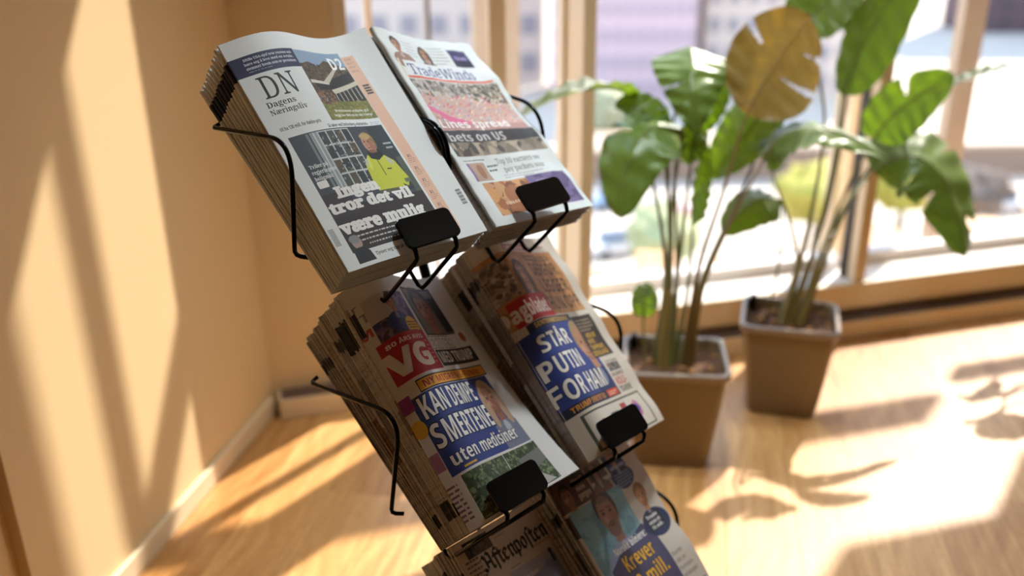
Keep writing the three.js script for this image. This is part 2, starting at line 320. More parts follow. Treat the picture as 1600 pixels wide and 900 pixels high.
PAGES.business = page('#eaedec', (x) => {
  rect(x, 0, 0.078, 0.39, 0.085, '#2c3052');
  txt(x, 'DNBs USA-sjef tror renten må', 0.07, 0.088, 0.30, 0.013, { f: 'serif', c: '#e8e8f0' }); txt(x, 'høre seg å leve med en avtale,', 0.065, 0.107, 0.305, 0.013, { f: 'serif', c: '#e8e8f0' });
  txt(x, 'stemmer hvem som er president', 0.065, 0.126, 0.31, 0.013, { f: 'serif', c: '#e8e8f0' }); lines(x, 0.07, 0.148, 0.2, 1, 0.01, '#b9bcd0');
  clip(x, 0.39, 0.082, 0.355, 0.33, () => {   // house in a landscape
    rect(x, 0.39, 0.08, 0.36, 0.34, '#8fa6bf'); poly(x, [[0.39, 0.15], [0.46, 0.135], [0.52, 0.155], [0.6, 0.12], [0.68, 0.14], [0.75, 0.16], [0.75, 0.3], [0.39, 0.3]], '#5d4d3c');
    speckle(x, 0.39, 0.145, 0.36, 0.14, ['#4a3f30', '#6d5b45', '#57503a', '#3d3629'], 260, 0.004, 0.014);
    poly(x, [[0.42, 0.235], [0.52, 0.225], [0.70, 0.185], [0.75, 0.19], [0.75, 0.33], [0.46, 0.33]], '#2d2a29'); poly(x, [[0.40, 0.222], [0.53, 0.232], [0.53, 0.245], [0.40, 0.238]], '#d9d4c6');
    poly(x, [[0.50, 0.228], [0.66, 0.15], [0.68, 0.152], [0.53, 0.24]], '#c9c2ae'); poly(x, [[0.52, 0.27], [0.75, 0.225], [0.75, 0.245], [0.53, 0.29]], '#d3cbb6');
    for (let i = 0; i < 6; i++) rect(x, 0.53 + i * 0.037, 0.285 - i * 0.006, 0.008, 0.06, '#b9b4a8');
    rect(x, 0.39, 0.325, 0.36, 0.1, '#7c7f3b'); speckle(x, 0.39, 0.32, 0.36, 0.1, ['#8a8a42', '#6c7035', '#94934d', '#7f6f3b'], 300, 0.004, 0.012); speckle(x, 0.39, 0.27, 0.13, 0.07, ['#7a5a44', '#8e6c52', '#5d4433'], 110, 0.004, 0.012);
  });
  txt(x, 'D2', 0.625, 0.105, 0.11, 0.06, { c: '#fff' }); txt(x, 'Brutalismens utskjelte, gi å', 0.45, 0.362, 0.26, 0.013, { f: 'serif', c: '#fff' }); txt(x, 'bygg har fått en ny vår i Norge', 0.43, 0.383, 0.29, 0.013, { f: 'serif', c: '#fff' });
  rect(x, 0.748, 0.104, 0.085, 0.852, '#ecc0a6');
  for (const v of [0.115, 0.135, 0.155, 0.175]) lines(x, 0.765, v, 0.05, 2, 0.006, '#8d6d60', 0.0016);
  for (const v of [0.25, 0.263, 0.276, 0.289]) rect(x, 0.775, v, 0.045, 0.009, '#473a3a');
  for (let i = 0; i < 6; i++) { txt(x, '2|', 0.772, 0.60 + i * 0.058, 0.03, 0.013, { c: '#3d3232' }); lines(x, 0.765, 0.62 + i * 0.058, 0.05, 3, 0.008, '#a0685a', 0.0018); }
  txt(x, 'DN', 0.075, 0.178, 0.225, 0.095, { f: 'serif', b: false, c: '#1a1a1c' }); txt(x, 'Dagens', 0.062, 0.287, 0.175, 0.024, { f: 'serif', c: '#1a1a1c' }); txt(x, 'Næringsliv', 0.06, 0.32, 0.225, 0.024, { f: 'serif', c: '#1a1a1c' });
  txt(x, 'Vil ha 130 mill. for Røkke-pris', 0.06, 0.398, 0.255, 0.016, { c: '#333' }); txt(x, 'Så søker ved Stoltenberg-«datteriet»', 0.34, 0.424, 0.30, 0.017, { c: '#222' }); lines(x, 0.66, 0.43, 0.07, 2, 0.008, '#7f9ad0');
  clip(x, 0.077, 0.446, 0.655, 0.494, () => {   // the big picture: a man before a window
    rect(x, 0.077, 0.44, 0.66, 0.51, '#3f4650'); rect(x, 0.20, 0.45, 0.07, 0.24, '#9aa3a6'); rect(x, 0.245, 0.45, 0.22, 0.25, '#c6cccb');
    for (let r = 0; r < 4; r++) for (let c = 0; c < 4; c++) rect(x, 0.255 + c * 0.053, 0.455 + r * 0.062, 0.044, 0.054, ['#3a4046', '#4a4f4a', '#59503f', '#2f363b'][(r * 3 + c) % 4]);
    rect(x, 0.175, 0.45, 0.016, 0.26, '#7e8688'); rect(x, 0.22, 0.45, 0.008, 0.26, '#d8dcda'); rect(x, 0.25, 0.69, 0.22, 0.03, '#aab0ae');
    speckle(x, 0.255, 0.46, 0.2, 0.22, ['#6d675a', '#8a8f92', '#2e3236'], 90, 0.003, 0.009);
    rect(x, 0.60, 0.45, 0.14, 0.3, '#2a343a'); rect(x, 0.66, 0.53, 0.06, 0.008, '#aab4ba'); rect(x, 0.665, 0.55, 0.05, 0.008, '#aab4ba'); rect(x, 0.69, 0.6, 0.045, 0.25, '#525a52');
    // jacket
    poly(x, [[0.43, 0.70], [0.445, 0.615], [0.50, 0.575], [0.60, 0.575], [0.665, 0.615], [0.695, 0.70], [0.66, 0.735], [0.63, 0.72], [0.635, 0.75], [0.44, 0.75]], '#cfd43f');
    poly(x, [[0.49, 0.58], [0.47, 0.60], [0.46, 0.63], [0.475, 0.65], [0.49, 0.62]], '#dfe360'); poly(x, [[0.62, 0.59], [0.655, 0.62], [0.645, 0.635], [0.61, 0.61]], '#c3c9b4'); poly(x, [[0.455, 0.60], [0.48, 0.59], [0.475, 0.615], [0.45, 0.63]], '#c3c9b4');
    rect(x, 0.435, 0.733, 0.2, 0.02, '#5d6048'); rect(x, 0.655, 0.70, 0.04, 0.018, '#6c6f58'); rect(x, 0.543, 0.59, 0.005, 0.085, '#22241a'); rect(x, 0.58, 0.645, 0.035, 0.005, '#2a2c20');
    poly(x, [[0.50, 0.575], [0.52, 0.555], [0.60, 0.555], [0.615, 0.585], [0.56, 0.605], [0.51, 0.595]], '#22252a');
    oval(x, 0.562, 0.508, 0.046, 0.034, '#a98c58'); oval(x, 0.583, 0.525, 0.026, 0.03, '#8f7548'); oval(x, 0.548, 0.527, 0.038, 0.042, '#c4917a'); oval(x, 0.572, 0.535, 0.018, 0.034, '#a8745c'); oval(x, 0.553, 0.494, 0.04, 0.014, '#c2a570'); rect(x, 0.522, 0.512, 0.016, 0.0025, '#6f5238'); rect(x, 0.55, 0.512, 0.016, 0.0025, '#6f5238'); oval(x, 0.548, 0.563, 0.026, 0.008, '#8a5a48'); oval(x, 0.53, 0.519, 0.006, 0.003, '#3a2a22'); oval(x, 0.556, 0.519, 0.006, 0.003, '#3a2a22'); rect(x, 0.53, 0.545, 0.022, 0.004, '#8a4f44'); poly(x, [[0.538, 0.52], [0.53, 0.536], [0.543, 0.536]], '#a9735e'); oval(x, 0.587, 0.528, 0.007, 0.012, '#b98168');
    rect(x, 0.077, 0.765, 0.66, 0.2, '#33292b'); rect(x, 0.077, 0.70, 0.17, 0.1, '#3a3236');
  });
  txt(x, 'Tviler på', 0.10, 0.572, 0.115, 0.017, { f: 'serif', c: '#f0f0f0' }); txt(x, 'regjeringens', 0.098, 0.597, 0.15, 0.017, { f: 'serif', c: '#f0f0f0' }); txt(x, 'boligmål:', 0.096, 0.622, 0.115, 0.017, { f: 'serif', c: '#f0f0f0' });
  const hl = { f: 'serif', c: '#f4f2ee', stroke: '#f4f2ee', lw: 11, desc: true };
  txt(x, '–', 0.10, 0.688, 0.05, 0.013, hl); txt(x, 'Ingen', 0.165, 0.668, 0.285, 0.056, hl); txt(x, 'tror det vil', 0.085, 0.735, 0.565, 0.044, { ...hl, desc: false }); txt(x, 'være mulig', 0.085, 0.797, 0.58, 0.066, hl);
  lines(x, 0.1, 0.880, 0.6, 2, 0.019, '#cfc9c5', 0.006); lines(x, 0.2, 0.918, 0.4, 1, 0.02, '#cfc9c5', 0.006);
  rect(x, 0.077, 0.94, 0.655, 0.06, '#eaedec'); txt(x, 'Tjener seg opp på uroen hos Marlene', 0.20, 0.957, 0.40, 0.014, { f: 'serif', c: '#333' });
  oval(x, 0.13, 0.905, 0.03, 0.026, '#b39a90'); oval(x, 0.125, 0.89, 0.033, 0.016, '#8d8d90'); poly(x, [[0.08, 0.985], [0.085, 0.94], [0.115, 0.925], [0.15, 0.925], [0.18, 0.945], [0.19, 0.985]], '#23252c');
  for (let i = 0; i < 14; i++) rect(x, 0.945, 0.80 + i * 0.005, 0.035, i % 3 ? 0.002 : 0.0035, '#222'); for (let i = 0; i < 14; i++) rect(x, 0.012, 0.83 + i * 0.005, 0.03, 0.002, '#444');
});
PAGES.shipping = page('#dcdfdc', (x) => {
  head(x, 0.13, 0.075, 0.075, '#b98a70', '#3d2c25', '#9c7a68'); head(x, 0.385, 0.105, 0.075, '#b98a70', '#5a4538', '#7c6a60', { long: 1 });
  lines(x, 0.2, 0.055, 0.1, 5, 0.018, '#555', 0.0026); lines(x, 0.45, 0.06, 0.17, 6, 0.018, '#444', 0.003);
  rect(x, 0.66, 0.062, 0.2, 0.06, '#4a4270'); rect(x, 0.66, 0.122, 0.2, 0.04, '#2f2440'); txt(x, 'WISTA', 0.68, 0.075, 0.15, 0.022, { c: '#1d1838' }); txt(x, 'TALKS', 0.70, 0.1, 0.13, 0.018, { c: '#b9a8d8' });
  rect(x, 0.09, 0.165, 0.84, 0.085, '#e3e4e6'); txt(x, 'TradeWinds', 0.11, 0.178, 0.68, 0.058, { f: 'serif', b: false, c: '#39477c', stroke: '#39477c', lw: 1.5 });
  rect(x, 0.06, 0.245, 0.87, 0.012, '#d8664c'); rect(x, 0.04, 0.16, 0.02, 0.1, '#d8ccb4');
  clip(x, 0.05, 0.262, 0.9, 0.275, () => {
    rect(x, 0.05, 0.26, 0.9, 0.28, '#c9a89c'); rect(x, 0.05, 0.262, 0.9, 0.06, '#b9ada6'); speckle(x, 0.05, 0.26, 0.9, 0.09, ['#8f8578', '#a59a90', '#c4bab2', '#6e675c'], 260, 0.006, 0.03);
    poly(x, [[0.6, 0.28], [0.95, 0.27], [0.95, 0.38], [0.7, 0.36]], '#8d8274'); speckle(x, 0.6, 0.27, 0.35, 0.11, ['#6f685a', '#a99d8c', '#5a5347', '#c8bba6'], 160, 0.006, 0.024);
    for (let i = 0; i < 420; i++) { const u = rr(0.05, 0.95), v = rr(0.34, 0.52); x.save(); x.translate(u * PW, v * PH); x.rotate(-0.5 + rr(-0.08, 0.08)); x.fillStyle = ['#d98b6a', '#c9604f', '#e0b070', '#d86c8a', '#b9c0c8', '#e8d8c8', '#8f98a8', '#e39a9a'][Math.floor(rnd() * 8)]; x.fillRect(0, 0, rr(14, 46), rr(4, 9)); x.restore(); }
    poly(x, [[0.05, 0.40], [0.2, 0.455], [0.45, 0.50], [0.45, 0.525], [0.18, 0.49], [0.05, 0.43]], '#dd6f93');
    rect(x, 0.05, 0.50, 0.9, 0.04, '#b98d84');
  });
  rect(x, 0.03, 0.537, 0.94, 0.085, '#3f3b3c'); rect(x, 0.03, 0.622, 0.94, 0.045, '#9a8a78'); speckle(x, 0.03, 0.6, 0.94, 0.065, ['#7d705f', '#b5a48e', '#574f48', '#8f8272'], 170, 0.01, 0.06);
  txt(x, 'Lines spread', 0.05, 0.478, 0.72, 0.045, { c: '#efe9e4' }); txt(x, 'bets on US', 0.05, 0.549, 0.58, 0.045, { c: '#c9c3c0' });
  lines(x, 0.06, 0.685, 0.27, 1, 0.01, '#666', 0.005); txt(x, 'Top 10 earners see', 0.36, 0.688, 0.46, 0.026, { f: 'serif', b: false, c: '#3a3a3a' }); txt(x, 'pay packets soar', 0.40, 0.728, 0.42, 0.026, { f: 'serif', b: false, c: '#3a3a3a' });
  rect(x, 0.07, 0.70, 0.17, 0.09, '#b89a86'); rect(x, 0.07, 0.70, 0.02, 0.09, '#8d6a9a'); oval(x, 0.17, 0.745, 0.035, 0.035, '#a5745c'); lines(x, 0.26, 0.715, 0.1, 2, 0.022, '#333', 0.008); lines(x, 0.36, 0.77, 0.4, 2, 0.012, '#777', 0.003);
  rect(x, 0.10, 0.80, 0.44, 0.16, '#bb8554'); speckle(x, 0.10, 0.80, 0.44, 0.16, ['#a9683c', '#d39a62', '#8a5230', '#c9976a'], 120, 0.02, 0.08); rect(x, 0.54, 0.79, 0.42, 0.17, '#6d5c85'); speckle(x, 0.54, 0.79, 0.42, 0.17, ['#7a6994', '#5d4d75'], 60, 0.02, 0.06);
  txt(x, 'SHIPPING', 0.62, 0.82, 0.2, 0.014, { c: '#cfc4dd' }); txt(x, 'FINANCE', 0.2, 0.9, 0.2, 0.014, { c: '#e8c9a4' });
});
PAGES.tabloid = page('#cbc6c2', (x) => {   // the red-logo tabloid; its left third rolls round the bundle's edge
  const U = (u) => 0.07 + u * 0.91, W = (w) => w * 0.91;
  txt(x, 'Slik blir', U(-0.24), 0.07, W(0.2), 0.03, { c: '#777' }); txt(x, 'DETTE', U(-0.2), 0.12, W(0.24), 0.035, { c: '#8a8080' }); txt(x, 'NM', U(-0.18), 0.18, W(0.16), 0.035, { c: '#b84a50' });
  rect(x, U(-0.02), 0.08, W(0.37), 0.185, '#5a4a6a'); speckle(x, U(-0.02), 0.08, W(0.37), 0.185, ['#6a5a80', '#43344f', '#3a3a6a', '#7d6a80'], 80, 0.01, 0.04); rect(x, U(-0.02), 0.08, W(0.16), 0.1, '#b8b0b0'); head(x, U(0.16), 0.125, 0.07, '#a87a64', '#3a2a24', '#37407a');
  rect(x, U(0.385), 0.055, W(0.425), 0.225, '#14110f'); rect(x, U(0.405), 0.064, W(0.385), 0.21, '#6a625c'); rect(x, U(0.70), 0.10, W(0.09), 0.17, '#1d1a1a');
  clip(x, U(0.40), 0.05, W(0.40), 0.225, () => head(x, U(0.57), 0.15, 0.20, '#8d604a', '#2a1f1a', '#17171c', { turn: 0.25, shade: '#6f4636', lip: '#6a3c34', dark: '#1d1512' }));
  rect(x, U(0.80), 0.27, W(0.12), 0.07, '#d6d0cc'); oval(x, U(0.86), 0.3, 0.03, 0.025, '#a85a48');
  oval(x, U(0.27), 0.235, 0.062, 0.042, '#d8a826'); lines(x, U(0.215), 0.215, W(0.11), 4, 0.012, '#4a3518', 0.006);
  txt(x, 'BRYTER', U(0.37), 0.287, W(0.32), 0.052, { c: '#d9d4d0', stroke: '#1a1614', lw: 9 }); rect(x, U(0.37), 0.347, W(0.52), 0.072, '#15110f'); txt(x, 'MED TRUMP', U(0.385), 0.355, W(0.47), 0.05, { c: '#d9d4d0' });
  rect(x, U(-0.05), 0.255, W(0.405), 0.17, '#a3131c'); txt(x, '80 ÅRS AVIS', U(-0.02), 0.268, W(0.33), 0.022, { c: '#d8cfc9' }); txt(x, 'VG', U(-0.06), 0.305, W(0.36), 0.095, { c: '#d6cfca', stroke: '#d6cfca', lw: 5 }); lines(x, U(0.30), 0.3, W(0.04), 6, 0.018, '#c97a78', 0.007);
  rect(x, U(0.03), 0.438, W(0.83), 0.05, '#1c1a20'); rect(x, U(0.035), 0.443, W(0.815), 0.04, '#d0932a'); txt(x, 'NY MIGRENE-FUNN:', U(0.06), 0.449, W(0.74), 0.027, { c: '#8f1d20' });
  rect(x, U(-0.035), 0.49, W(0.855), 0.315, '#2b3a78'); clip(x, U(0.55), 0.488, W(0.28), 0.32, () => { head(x, U(0.70), 0.59, 0.16, '#8a5a48', '#a88a70', '#6a6d80', { long: 1, shade: '#6f4636' }); });
  const wh = { c: '#ddd8d2', stroke: '#161a2c', lw: 8 };
  txt(x, 'KAN DEMPE', U(-0.02), 0.497, W(0.58), 0.085, wh); txt(x, 'SMERTENE', U(-0.03), 0.605, W(0.61), 0.092, wh); txt(x, 'uten medisiner', U(-0.01), 0.722, W(0.75), 0.055, wh); rect(x, U(0.04), 0.79, W(0.1), 0.008, '#c9a030');
  rect(x, U(0.0), 0.815, W(0.84), 0.175, '#3c4530'); speckle(x, U(0.0), 0.815, W(0.84), 0.175, ['#4d5a3a', '#2c3524', '#5f6d49', '#39462c', '#75805c'], 700, 0.004, 0.016); rect(x, U(0.42), 0.815, W(0.008), 0.175, '#c9c4bc');
  poly(x, [[U(0.55), 0.86], [U(0.84), 0.845], [U(0.84), 0.9], [U(0.6), 0.93]], '#6d6a68'); poly(x, [[U(0.5), 0.95], [U(0.65), 0.92], [U(0.8), 0.985], [U(0.55), 0.99]], '#a8a49e'); oval(x, U(0.16), 0.94, 0.04, 0.015, '#b5aba0'); oval(x, U(0.14), 0.915, 0.015, 0.012, '#a07864');
  rect(x, 0.0, 0.47, 0.045, 0.06, '#8a2f80'); oval(x, 0.022, 0.60, 0.026, 0.035, '#cfa02e'); rect(x, 0.0, 0.7, 0.035, 0.07, '#9a6a88'); lines(x, 0.0, 0.83, 0.04, 8, 0.018, '#7a5a6a', 0.008);
  rect(x, 0, 0.1, 0.02, 0.1, '#16161c');
});
PAGES.daily = page('#cdbfae', (x) => {
  const U = (u) => 0.055 + u * 0.93, W = (w) => w * 0.93;
  rect(x, U(0.16), 0.045, W(0.36), 0.03, '#9c4b3c'); txt(x, 'LEVEKÅR', U(0.18), 0.05, W(0.3), 0.02, { c: '#e3cbb8' }); rect(x, U(0.55), 0.05, W(0.3), 0.006, '#a0503c');
  rect(x, U(-0.12), 0.08, W(1.02), 0.32, '#b27a45'); speckle(x, U(-0.12), 0.08, W(1.0), 0.32, ['#bb8450', '#a56d3b', '#c08a56'], 90, 0.02, 0.07);
  rect(x, U(-0.1), 0.1, W(0.2), 0.18, '#a5907a'); speckle(x, U(-0.1), 0.1, W(0.2), 0.18, ['#6d5a4a', '#c2b09a', '#84705c'], 80, 0.008, 0.02); clip(x, U(0.1), 0.08, W(0.3), 0.25, () => head(x, U(0.22), 0.19, 0.13, '#b57c55', '#5a3a20', '#7d5534', { long: 1 }));
  const br = { c: '#4a2c14' }; rect(x, U(0.40), 0.10, W(0.42), 0.028, '#5d3a1c'); txt(x, 'HANNE TRODDE', U(0.42), 0.105, W(0.38), 0.017, { c: '#c48d55' });
  txt(x, 'DERFOR', U(0.40), 0.137, W(0.44), 0.068, br); txt(x, 'LEGGER', U(0.41), 0.222, W(0.45), 0.068, br); txt(x, 'HUN OPP', U(0.38), 0.31, W(0.52), 0.068, br);
  rect(x, U(-0.03), 0.29, W(0.39), 0.115, '#b5251f'); txt(x, 'Dagbladet', U(-0.10), 0.31, W(0.43), 0.07, { c: '#e6dace', stroke: '#e6dace', lw: 4 });
  rect(x, U(0.0), 0.407, W(0.56), 0.035, '#2a2b45'); txt(x, 'SENTERPARTIVENNER:', U(0.04), 0.413, W(0.48), 0.022, { c: '#d8a845' });
  rect(x, U(-0.1), 0.442, W(0.72), 0.335, '#2e3f83'); clip(x, U(0.35), 0.43, W(0.27), 0.35, () => head(x, U(0.52), 0.55, 0.20, '#b5805f', '#a0805c', '#26345f', { turn: 0.3 }));
  const wh = { c: '#e9e1d6', stroke: '#1c244c', lw: 7 }; txt(x, 'STÅR', U(0.0), 0.452, W(0.36), 0.088, wh); txt(x, 'PUTIN', U(-0.06), 0.566, W(0.42), 0.082, wh); txt(x, 'FOR HAM', U(-0.08), 0.674, W(0.60), 0.086, wh);
  rect(x, U(-0.06), 0.777, W(0.68), 0.04, '#1c1f38'); txt(x, 'TRUMP SVIKTET EU', U(-0.02), 0.784, W(0.40), 0.024, { c: '#df8f2e' }); rect(x, U(0.42), 0.78, W(0.18), 0.032, '#c5432c'); lines(x, U(0.44), 0.79, W(0.14), 2, 0.01, '#f0d0b0', 0.004);
  rect(x, U(0.565), 0.425, W(0.33), 0.21, '#3a2c20'); lines(x, U(0.6), 0.445, W(0.25), 4, 0.016, '#a08c74', 0.007); ['HER ER', 'NYE', 'TOPPENE', 'DIESELAVGI'].forEach((s, i) => txt(x, s, U(0.64 - i * 0.018), 0.512 + i * 0.03, W([0.17, 0.12, 0.23, 0.26][i]), 0.023, { c: '#d8a432' }));
  txt(x, 'La til signen', U(0.67), 0.655, W(0.2), 0.012, { c: '#333', f: 'serif' }); rect(x, U(0.66), 0.672, W(0.2), 0.04, '#8d8478'); speckle(x, U(0.66), 0.672, W(0.2), 0.04, ['#5d6a72', '#b06a50', '#4a4038'], 50, 0.006, 0.014);
  txt(x, 'AVSLØRENDE', U(0.65), 0.718, W(0.2), 0.018, br); txt(x, 'KOLS-', U(0.66), 0.742, W(0.18), 0.036, { c: '#b52a22' }); txt(x, 'TEGNENE', U(0.65), 0.785, W(0.21), 0.027, { c: '#2c2118' });
  rect(x, U(0.0), 0.83, W(0.9), 0.16, '#4a4d3c'); rect(x, U(0.018), 0.838, W(0.865), 0.145, '#cdbfae'); rect(x, U(0.28), 0.875, W(0.13), 0.08, '#33362c'); oval(x, U(0.14), 0.91, 0.05, 0.03, '#8d3a62');
  rect(x, U(0.48), 0.855, W(0.09), 0.11, '#a5392c'); oval(x, U(0.525), 0.9, 0.05, 0.02, '#d8b070'); for (let i = 0; i < 8; i++) oval(x, U(0.72) + 0.04 * Math.cos(i * 0.785), 0.90 + 0.028 * Math.sin(i * 0.785), 0.02, 0.013, '#b06a90'); oval(x, U(0.72), 0.9, 0.032, 0.02, '#4a3d88'); lines(x, U(0.1), 0.96, W(0.12), 2, 0.008, '#b5251f');
});
const GLYPHS = { A: [[[-0.1, 0.25], [0.08, 0], [0.3, 0.2], [0.3, 1.05], [0.12, 1.35], [-0.08, 1.15]], [[0.3, 1.15], [0.6, 1.5], [0.8, 1.25], [0.8, 0.12], [0.98, 0]], [[0.3, 0.65], [0.8, 0.65]]], f: [[[0.2, -0.35], [0.2, 1.25], [0.4, 1.5], [0.6, 1.38]], [[0, 0.95], [0.48, 0.95]]],
  t: [[[0.2, 1.3], [0.2, 0.12], [0.35, 0], [0.5, 0.1]], [[0, 0.95], [0.45, 0.95]]], e: [[[0.1, 0.85], [0.1, 0.2], [0.3, 0], [0.5, 0.15]], [[0.1, 0.85], [0.35, 1], [0.5, 0.8], [0.12, 0.48]]], n: [[[-0.02, 0.88], [0.1, 1], [0.1, 0.12], [0.2, 0]], [[0.1, 0.82], [0.4, 1], [0.5, 0.85], [0.5, 0.12], [0.62, 0]]],
  p: [[[-0.02, 0.88], [0.1, 1], [0.1, -0.42]], [[0.1, 0.86], [0.38, 1], [0.52, 0.8], [0.52, 0.18], [0.32, 0], [0.1, 0.12]]], o: [[[0.1, 0.82], [0.1, 0.16], [0.3, 0], [0.52, 0.18], [0.52, 0.84], [0.32, 1], [0.1, 0.82]]], s: [[[0.2, -0.35], [0.2, 1.25], [0.4, 1.5], [0.6, 1.38]]] };
function blackletter(x, word, u, v, w, h) {   // broad-nib letters
  let adv = 0; const at = [...word].map((c) => { const a = adv; adv += c === 'A' ? 1.08 : c === 's' || c === 'f' ? 0.5 : c === 't' ? 0.52 : 0.7; return a; });
  const X = (a) => (u + a / adv * w) * PW, Y = (b) => (v + h * (1 - (b + 0.4) / 1.95)) * PH, nx = w * PW * 0.085 / adv, ny = h * PH * 0.05;
  x.fillStyle = '#15110e';
  [...word].forEach((c, i) => GLYPHS[c].forEach((line) => line.forEach((q, k) => {
    if (!k) return; const p = line[k - 1], ax = X(at[i] + p[0]), ay = Y(p[1]), bx = X(at[i] + q[0]), by = Y(q[1]);
    x.beginPath(); [[ax - nx, ay + ny], [ax + nx, ay - ny], [bx + nx, by - ny], [bx - nx, by + ny]].forEach(([m, n], z) => x[z ? 'lineTo' : 'moveTo'](m, n)); x.closePath(); x.fill(); x.lineWidth = 4; x.strokeStyle = '#15110e'; x.stroke();
  })));
}
PAGES.broadsheet = page('#c9bcb0', (x) => {
  rect(x, 0.05, 0.015, 0.25, 0.07, '#2c2622'); speckle(x, 0.055, 0.018, 0.24, 0.064, ['#4a3d34', '#1d1a18', '#5f5046', '#77604c'], 90, 0.008, 0.03); txt(x, 'Fra første kilde', 0.34, 0.025, 0.25, 0.016, { f: 'serif', c: '#333' }); lines(x, 0.35, 0.058, 0.16, 1, 0.014, '#7a6a5c', 0.004);
  blackletter(x, 'Aftenposten', 0.13, 0.09, 0.74, 0.095);
  lines(x, 0.34, 0.205, 0.15, 1, 0.01, '#6a5a4c', 0.004); rect(x, 0.66, 0.178, 0.24, 0.006, '#b5813c'); lines(x, 0.02, 0.09, 0.1, 10, 0.02, '#6d5c4e', 0.008);
  rect(x, 0.30, 0.222, 0.52, 0.15, '#a8a5b3'); poly(x, [[0.30, 0.30], [0.6, 0.28], [0.82, 0.25], [0.82, 0.38], [0.3, 0.38]], '#8d8fa8'); rect(x, 0.77, 0.235, 0.03, 0.05, '#26262c'); oval(x, 0.785, 0.232, 0.02, 0.013, '#26262c');
  txt(x, 'Halve livet', 0.36, 0.262, 0.22, 0.02, { f: 'serif', c: '#eceaf0' }); rect(x, 0.30, 0.385, 0.56, 0.2, '#5d4c40'); speckle(x, 0.30, 0.385, 0.56, 0.2, ['#7a6552', '#3a2f28', '#937a62'], 90, 0.01, 0.05); lines(x, 0.06, 0.3, 0.2, 16, 0.022, '#6d6258', 0.008);
});
PAGES.magazine = page('#c4b6a8', (x) => {
  rect(x, 0.0, 0.0, 0.36, 0.148, '#54382a'); head(x, 0.09, 0.085, 0.11, '#8a5c44', '#2e1d16', '#4a2f24'); txt(x, 'Alene til', 0.19, 0.03, 0.13, 0.022, { c: '#d9cbbd' }); txt(x, 'siste', 0.20, 0.066, 0.1, 0.022, { c: '#d9cbbd' }); txt(x, 'gangen', 0.19, 0.102, 0.14, 0.022, { c: '#d9cbbd' });
  rect(x, 0.37, 0.0, 0.24, 0.092, '#6d4a38'); head(x, 0.47, 0.04, 0.09, '#9a6a50', '#4a2f22', '#7a5540', { long: 1 }); txt(x, 'te travel', 0.42, 0.105, 0.19, 0.022, { c: '#3f5a34' }); rect(x, 0.635, 0.0, 0.22, 0.095, '#39446a'); head(x, 0.74, 0.02, 0.1, '#a5755c', '#3c2a22', '#2a3350'); txt(x, 'MEDLEM', 0.66, 0.075, 0.18, 0.015, { c: '#c9cbe0' }); lines(x, 0.65, 0.115, 0.2, 5, 0.014, '#8a8fa8', 0.006);
  rect(x, 0.02, 0.155, 0.63, 0.5, '#6f97a5'); speckle(x, 0.02, 0.155, 0.63, 0.3, ['#7aa2ae', '#668d9b', '#84a9b2'], 70, 0.02, 0.07); clip(x, 0.02, 0.148, 0.67, 0.5, () => head(x, 0.37, 0.235, 0.22, '#9a7262', '#4c3c36', '#8f98b4', { beard: '#7a5c50', turn: -0.2 }));
  poly(x, [[0.1, 0.46], [0.25, 0.42], [0.66, 0.36], [0.74, 0.42], [0.74, 0.72], [0.02, 0.72]], '#4a4560');
  txt(x, 'Norske bileiere:', 0.21, 0.382, 0.44, 0.036, { c: '#e8e2da', stroke: '#3a3648', lw: 8 }); txt(x, 'Krever', 0.23, 0.435, 0.40, 0.068, { c: '#e0a62a', stroke: '#2c2838', lw: 9 }); txt(x, '10 mill.', 0.19, 0.525, 0.48, 0.072, { c: '#e0a62a', stroke: '#2c2838', lw: 9 });
  rect(x, 0.70, 0.20, 0.26, 0.14, '#c3b6a6'); head(x, 0.83, 0.255, 0.12, '#c08a62', '#8a6a4a', '#2c3350'); rect(x, 0.72, 0.345, 0.2, 0.085, '#2c2830'); ['Trude', 'mistet alt', '15 mill.'].forEach((s, i) => txt(x, s, 0.74, 0.352 + i * 0.026, 0.15, 0.018, { c: '#e8e2da' }));
  ['Startet', 'råd av', 'forsvars-', 'selskaper'].forEach((s, i) => txt(x, s, 0.75, 0.545 + i * 0.036, [0.13, 0.13, 0.18, 0.19][i], 0.022, { c: '#4a4038', f: 'serif', b: false }));
  rect(x, 0.02, 0.72, 0.72, 0.28, '#3d4a5a'); lines(x, 0.77, 0.72, 0.2, 9, 0.02, '#7a6d60', 0.007);
});
// folded edges of the bundles: margin white, dark print running over the fold
const FOLDS = [0, 1, 2, 3, 4].map((k) => tex(canvas(32, 512, (x, w, h) => {
  x.fillStyle = ['#c6c4c2', '#aaa6a3', '#d6d4d2', '#9a938c', '#bdb3a6'][k]; x.fillRect(0, 0, w, h);
  const band = (v, t, c) => { x.fillStyle = c; x.fillRect(0, v * h, w, t * h); };
  if (k === 0) band(0.08, 0.13, '#17161d'); if (k === 3) band(0.11, 0.09, '#23202a'); if (k === 1) band(0.12, 0.05, '#4d4a50'); if (k === 1) band(0.3, 0.3, '#8a8480'); if (k === 3) band(0.28, 0.5, '#776c64'); if (k === 2) band(0.5, 0.1, '#8c8580'); if (k === 4) { band(0.45, 0.2, '#93724f'); band(0.88, 0.05, '#2b2622'); } if (k === 0) band(0.86, 0.07, '#23201e');
  for (let i = 0; i < 60; i++) { x.fillStyle = rnd() > 0.5 ? 'rgba(255,255,255,0.10)' : 'rgba(30,20,10,0.12)'; x.fillRect(0, rnd() * h, w, rr(1, 5)); }
})));
const PRINT = Object.fromEntries(Object.entries(PAGES).map(([k, t]) => [k, new THREE.MeshStandardMaterial({ map: t, roughness: 0.62, side: THREE.DoubleSide })]));
